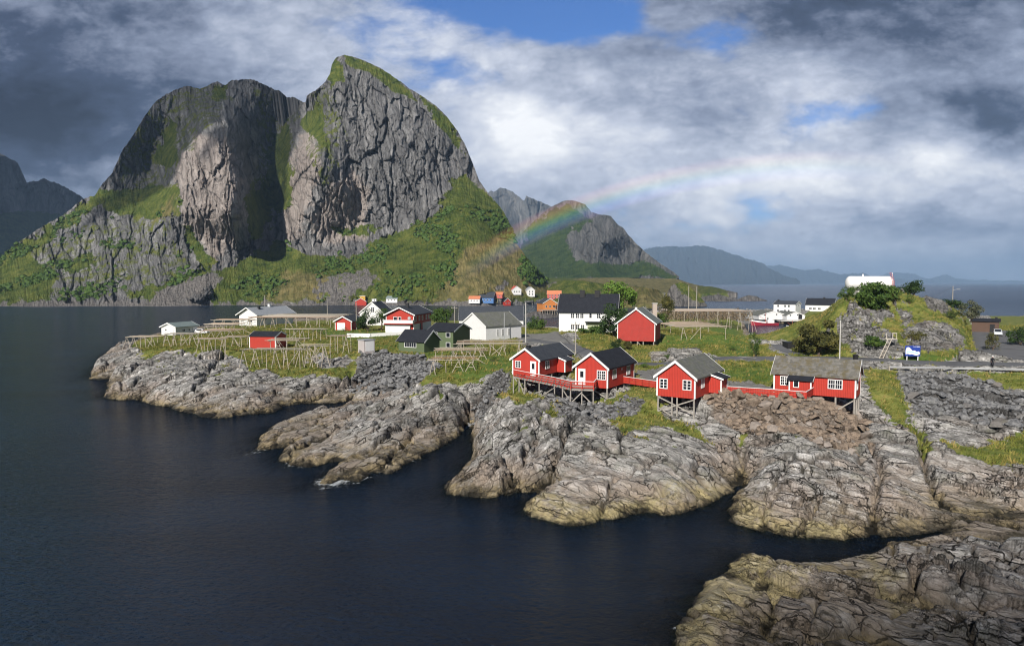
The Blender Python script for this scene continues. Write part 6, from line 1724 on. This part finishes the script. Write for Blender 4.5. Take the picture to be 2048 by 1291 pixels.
MB().add([(a * w_, y, h0 + hh * (.06 + b * .95)) for y in (-.112, -.104) for a, b in fj], [tuple(range(k)), tuple(range(k, 2 * k))[::-1]] + [(i, (i + 1) % k, k + (i + 1) % k, k + i) for i in range(k)]).build('fjord', paint('map_pale_blue', (.35, .62, .82), .4, None, .05), e)
tx = MB()
for i, x in enumerate((.06, .14, .21, .30, .36, .42)): tx.box(x * w_ - .05, -.105, h1 - .12 * hh - (.04 if i % 2 else 0), x * w_ + .04, -.092, h1 - .06 * hh)
tx.build('lettering', WHITE, e)

# steep wooden ladder stair on the knoll
b0, b1 = hit(1762, 717), hit(1780, 676)
b1 = atY(1780, 678, min(b0[1] + 3.2, b1[1])); d_ = Vector(b1) - Vector(b0)
e = empty('ladder_stair', b0, 0, 'steep pale wooden ladder stair leaning on the knoll rock', 'ladder')
PW = paint('pale_timber', (.62, .56, .48), .7, None, .2)
sx = Vector((.55, .25, 0))
for s_ in (-1, 1): MB().beam(sx * s_ * .8, d_ + sx * s_ * .8, .06, .2).build('stringer', PW, e)
for i in range(14):
    q = d_ * ((i + .7) / 14.5); MB().beam(q - sx * .75, q + sx * .75, .16, .04).build('step', PW, e)
MB().box(d_.x - .6, d_.y + .02, d_.z - .04, d_.x + 1.3, d_.y + 1.4, d_.z + .03).build('landing', PW, e)
for x, y in ((-.55, .1), (.5, .1), (1.2, .1), (1.2, 1.3)): MB().bar((d_.x + x, d_.y + y, d_.z + .032), (d_.x + x, d_.y + y, d_.z + 1.05), .04, 5).build('baluster', PW, e)
MB().beam((d_.x + .45, d_.y + .1, d_.z + 1.08), (d_.x + 1.25, d_.y + .1, d_.z + 1.08), .06, .06).build('handrail', PW, e)

g = hit(1711, 722.5)
e = empty('litter_bin', g, 0, 'black litter bin by the roadside behind the long red cabin', 'bin')
MB().loft([[(-.3 * a, -.3 * a, z), (.3 * a, -.3 * a, z), (.3 * a, .3 * a, z), (-.3 * a, .3 * a, z)] for a, z in ((.85, 0), (1.0, .9))]).build('body', DARK, e)
MB().loft([[(-.34 * a, -.34 * a, z), (.34 * a, -.34 * a, z), (.34 * a, .34 * a, z), (-.34 * a, .34 * a, z)] for a, z in ((1, .902), (1, .98), (.55, 1.15))]).build('lid', DARK, e)

# crash barrier along the road edge
rail = [(1779, 742), (1834, 743), (1905, 744.5), (1981, 746), (2060, 747.5), (2150, 748)]
P = [Vector(hit(x, y)) for x, y in rail]
e = empty('crash_barrier', P[0], 0, 'steel crash barrier on short posts along the coast road', 'barrier')
o = P[0]
for a, b in zip(P[:-1], P[1:]):
    V = []; dn = (b - a).normalized(); nn = Vector((-dn.y, dn.x, 0))
    prof = [(.0, .50), (-.07, .54), (-.07, .60), (0, .64), (-.07, .68), (-.07, .74), (0, .78), (.02, .78), (.02, .5)]
    MB().loft([[p - o + nn * u_ + Vector((0, 0, z_)) for u_, z_ in prof] for p in (a, b)]).build('rail', METAL, e)
for p in P: MB().beam(p - o + Vector((0, .12, -.3)), p - o + Vector((0, .12, .76)), .12, .14, (1, 0, 0)).build('post', WOOD_P, e)

# garden wall, cabinet, quay containers
P = [Vector(at(x, y, z)) for x, y, z in ((694, 674.5, 5.3), (741, 675, 5.3), (814, 671.5, 5.4))]
e = empty('garden_wall', P[0], 0, 'low white parapet wall on a rubble base below the lawn', 'wall')
for i, (a, b) in enumerate(zip(P[:-1], P[1:])):
    MB().beam(a - P[0] + Vector((0, i * .3, .55)), b - P[0] + Vector((0, i * .3, .55)), .2, 1.0).build('parapet', WHITE, e)
    MB().beam(a - P[0] + Vector((0, i * .3 - .2, -.9)), b - P[0] + Vector((0, i * .3 - .2, -.9)), .7, 1.88).build('base', ST_GREY, e)
g = hit(733, 702); s_ = g[1] / F
e = empty('cabinet', g, .75, 'grey pink clad utility cabinet beside the stone sea wall', 'cabinet')
a = 1.7
MB().box(-a * .7, -a * .7, -.4, a * .7, a * .7, 2.25).build('body', GREYBOX, e)
MB().box(-a * .78, -a * .78, 2.252, a * .78, a * .78, 2.38).build('lid', ROOF_LIGHT, e)
MB().box(-a * .55, -a * .7 - .05, .1, a * .55, -a * .7 - .004, 2.1).build('door', WHITE_V, e)


def tub(px0, px1, ptop, pbot, dp, mat, label, name='container', Y=None):
    g = atY((px0 + px1) / 2, pbot, Y or 210); s_ = g[1] / F; w_ = (px1 - px0) * s_; h = (pbot - ptop) * s_
    e = empty(name, g, 0, label, 'container')
    MB().loft([[(-w_ / 2 * k_, 0, z), (w_ / 2 * k_, 0, z), (w_ / 2 * k_, dp, z), (-w_ / 2 * k_, dp, z)] for k_, z in ((.97, 0), (1, h * .86))]).build('body', mat, e)
    MB().box(-w_ / 2 - .06, -.06, h * .86 + .003, w_ / 2 + .06, dp + .06, h).build('rim', mat, e)
    for x in (-.3, .3): MB().box(x * w_ - .12, .05, -.16, x * w_ + .12, dp - .05, -.003).build('skid', DARK, e)


tub(1044, 1069, 660, 672, 2.5, WHITE, 'long white container on the quay by the white hall')
tub(1069, 1073, 664, 675, 1.0, paint('bin_green', (.03, .28, .10), .5), 'green wheeled bin between the white and red containers', 'wheeled_bin', 208)
tub(1074, 1101, 664, 674, 2.5, paint('container_red', (.62, .10, .08), .5, ('v', .5), .2), 'red container on the quay', Y=207)
tub(1101, 1109, 664, 672, 2.0, WHITE, 'short white container at the right end of the red one', Y=209)
tub(1080, 1097, 659, 663.6, 1.4, paint('net_orange', (.55, .20, .10), .9, None, .5), 'heap of orange nets on the red container', 'net_heap', 208.5)
tub(1575, 1591, 684, 696, 2.6, DARK, 'black box trailer at the top of the slipway', 'trailer', hit(1583, 697)[1])
g = hit(1976, 664); s_ = g[1] / F
house(None, 'shed', 'dark brown timber shed behind the road bend', 'shed', WOOD_D, ROOF_BLK, params=(g[0] + 2.6, g[1], g[2], .95, 4.2, 5.4, 2.6, .5), trim=WOOD_D, foot=1.0, chims=[(0, .6, .5, .4)], doors=[('L', 1.4, .8, 1.9, DARK, False)], corners=False)
g = atY(1309, 634, 178)
e = empty('brick_chimney', g, 0, 'tall pale brick chimney behind the red boathouse roof', 'chimney')
MB().box(-.55, -.55, -4, .55, .55, 3.4).build('stack', paint('pale_brick', (.50, .42, .36), .9, ('h', .12), .4), e)
MB().box(-.65, -.65, 3.402, .65, .65, 3.62).build('cap', CONC, e)


def car(px, py, th, label, body, Y=None):
    g = atY(px, py, Y) if Y else hit(px, py)
    e = empty('parked_car', g, th, label, 'car')
    st = [(-2.1, .35, .62, .62), (-2.0, .3, .86, .80), (-1.2, .28, .92, .84), (-.9, .28, .95, .86), (1.2, .28, .98, .86), (1.9, .28, .92, .82), (2.1, .34, .7, .72)]   # nose at -y
    MB().loft([[(-w2, y, z0), (w2, y, z0), (w2 * 1.02, y, (z0 + z1) / 2), (w2 * .93, y, z1), (-w2 * .93, y, z1), (-w2 * 1.02, y, (z0 + z1) / 2)] for y, z0, z1, w2 in st]).build('body', body, e)
    cb = [(-1.0, .80, .93), (-.35, .64, 1.42), (1.2, .64, 1.45), (1.85, .74, .95)]
    MB().loft([[(-w2, y, .9), (w2, y, .9), (w2 * (.98 if z > 1 else 1), y, z), (-w2 * (.98 if z > 1 else 1), y, z)] for y, w2, z in cb]).build('cabin', body, e)
    MB().add([(-.68, -.985, .96), (.68, -.985, .96), (.56, -.40, 1.40), (-.56, -.40, 1.40), (-.68, -.95, .95), (.68, -.95, .95), (.56, -.37, 1.39), (-.56, -.37, 1.39)], [(0, 1, 2, 3), (7, 6, 5, 4), (0, 4, 5, 1), (1, 5, 6, 2), (2, 6, 7, 3), (3, 7, 4, 0)]).build('windscreen', GLASS, e)
    for s_ in (-1, 1):
        MB().box(s_ * .70 - .02, -.3, .98, s_ * .70 + .04 * s_, 1.3, 1.36).build('side_window', GLASS, e)
        MB().box(s_ * .62 - .17, -2.10, .58, s_ * .62 + .17, -2.02, .72).build('headlight', METAL, e)
        MB().box(s_ * .92 - .09, -.75, .95, s_ * .92 + .09, -.62, 1.08).build('mirror', DARK, e)
        for y in (-1.3, 1.35):
            w_ = MB().bar((s_ * .70, y, .31), (s_ * .87, y, .31), .31, 14).build('wheel', DARK, e)
            MB().bar((s_ * .872, y, .31), (s_ * .885, y, .31), .19, 12).build('rim', METAL, w_)
    MB().box(-.26, -2.125, .42, .26, -2.105, .53).build('number_plate', WHITE, e)
    return e


car(1995, 670.5, -.55, 'silver white car facing the camera on the road bend', paint('silver_car_paint', (.62, .66, .70), .25, None, .05, .6))
car(404, 667, 1.45, 'white car parked among the racks near the small boathouse', paint('white_car_paint', (.78, .78, .78), .25, None, .05, .6))

# the cyclist on the coast road
g = hit(1984, 735.5)
th = -.35
CL = paint('dark_clothes', (.015, .016, .022), .9, None, .1); SK = paint('skin', (.55, .33, .24), .6, None, .05)
bk = empty('bicycle', g, th, 'dark bicycle under the rider on the coast road', 'bicycle')
for y in (-.52, .52):
    V = MB(); k = 20
    V.loft([[(.018 * cos(b), y + (.33 + .018 * sin(b)) * cos(a), .35 + (.33 + .018 * sin(b)) * sin(a)) for b in np.linspace(0, 2 * pi, 6, endpoint=False)] for a in np.linspace(0, 2 * pi, k + 1)], False)
    w_ = V.build('wheel', DARK, bk)
    sp_ = MB()
    for i in range(8): sp_.bar((0, y, .35), (0, y + .32 * cos(i * pi / 4), .35 + .32 * sin(i * pi / 4)), .004, 4)
    sp_.build('spokes', METAL, w_)
fr_ = MB()
for a, b in (((0, .52, .35), (0, .08, .3)), ((0, .08, .3), (0, .2, .85)), ((0, .2, .8), (0, -.38, .85)), ((0, .08, .3), (0, -.38, .8)), ((0, .52, .35), (0, .2, .8)), ((0, -.52, .35), (0, -.36, .95))): fr_.bar(a, b, .02, 5)
fr_.build('frame', DARK, bk)
MB().bar((-.25, -.42, 1.0), (.25, -.42, 1.0), .017, 5).build('handlebar', DARK, bk)
MB().box(-.06, .08, .9, .06, .32, .95).build('saddle', DARK, bk)


def person(loc, rz, J, E_, rad, label, hair=None):
    me = bpy.data.meshes.new('person'); me.from_pydata(J, E_, [])
    o = link('person', me, None, CL); o.location = loc; o.rotation_euler = (0, 0, rz)
    md = o.modifiers.new('skin', 'SKIN')
    for i, r in enumerate(rad): me.skin_vertices[0].data[i].radius = (r, r)
    for i in range(len(J)): me.skin_vertices[0].data[i].use_root = (i == 0)
    sb = o.modifiers.new('sub', 'SUBSURF'); sb.levels = 1; sb.render_levels = 2
    return tag(o, label, 'person')


J = [(0, .2, 1.02), (0, .1, 1.22), (0, -.03, 1.42), (0, -.1, 1.52), (0, -.14, 1.62), (0, -.17, 1.74),
     (-.19, -.04, 1.42), (-.25, -.22, 1.22), (-.24, -.40, 1.05), (.19, -.04, 1.42), (.25, -.22, 1.22), (.24, -.40, 1.05),
     (-.1, .18, .96), (-.13, -.16, .78), (-.12, .06, .40), (-.12, -.08, .32), (.1, .18, .96), (.13, -.04, .62), (.12, .2, .22), (.12, .06, .16)]
E_ = [(0, 1), (1, 2), (2, 3), (3, 4), (4, 5), (2, 6), (6, 7), (7, 8), (2, 9), (9, 10), (10, 11), (0, 12), (12, 13), (13, 14), (14, 15), (0, 16), (16, 17), (17, 18), (18, 19)]
rad = [.15, .15, .16, .06, .09, .08, .075, .05, .035, .075, .05, .035, .10, .075, .05, .04, .10, .075, .05, .04]
pr = person(g, th, J, E_, rad, 'person in dark clothes and pale helmet riding a bicycle')
bm = bmesh.new(); bmesh.ops.create_uvsphere(bm, u_segments=14, v_segments=9, radius=.125); 
for v_ in bm.verts: v_.co = Vector((v_.co.x * .95, v_.co.y * 1.2, max(v_.co.z, -.02) * .95)) + Vector((0, -.15, 1.735))
me = bpy.data.meshes.new('helmet'); bm.to_mesh(me); bm.free(); link('helmet', me, pr, WHITE)
bm = bmesh.new(); bmesh.ops.create_uvsphere(bm, u_segments=12, v_segments=8, radius=.098)
for v_ in bm.verts: v_.co = Vector((v_.co.x * .85, v_.co.y * .9 - (.03 if abs(v_.co.x) < .03 and abs(v_.co.z) < .03 and v_.co.y < 0 else 0), v_.co.z * 1.15)) + Vector((0, -.19, 1.66))
me = bpy.data.meshes.new('face'); bm.to_mesh(me); bm.free(); link('face', me, pr, SK)
for s_ in (-1, 1):
    h_ = MB().box(s_ * .24 - .04, -.46, .98, s_ * .24 + .04, -.38, 1.04)
    for i in range(4): h_.bar((s_ * .24 - .032 + i * .021, -.46, 1.03), (s_ * .24 - .032 + i * .021, -.485, .985 + .004 * (i % 2)), .01, 5)
    h_.bar((s_ * .20, -.42, 1.0), (s_ * .19, -.46, .98), .011, 5)
    h_.build('hand', SK, pr)

# power line from the roadside pole to the knoll
for i, (a, b, lab) in enumerate(((pA, pB, 'thin power line from the white pole to the lamp post'),)):
    m_ = MB(); prev = None
    for k in range(13):
        t = k / 12; p = a.lerp(b, t) - Vector((0, 0, 1.2 * 4 * t * (1 - t)))
        if prev is not None: m_.bar(prev, p, .018, 4)
        prev = p
    tag(m_.build('power_line', DARK), lab, 'cable')
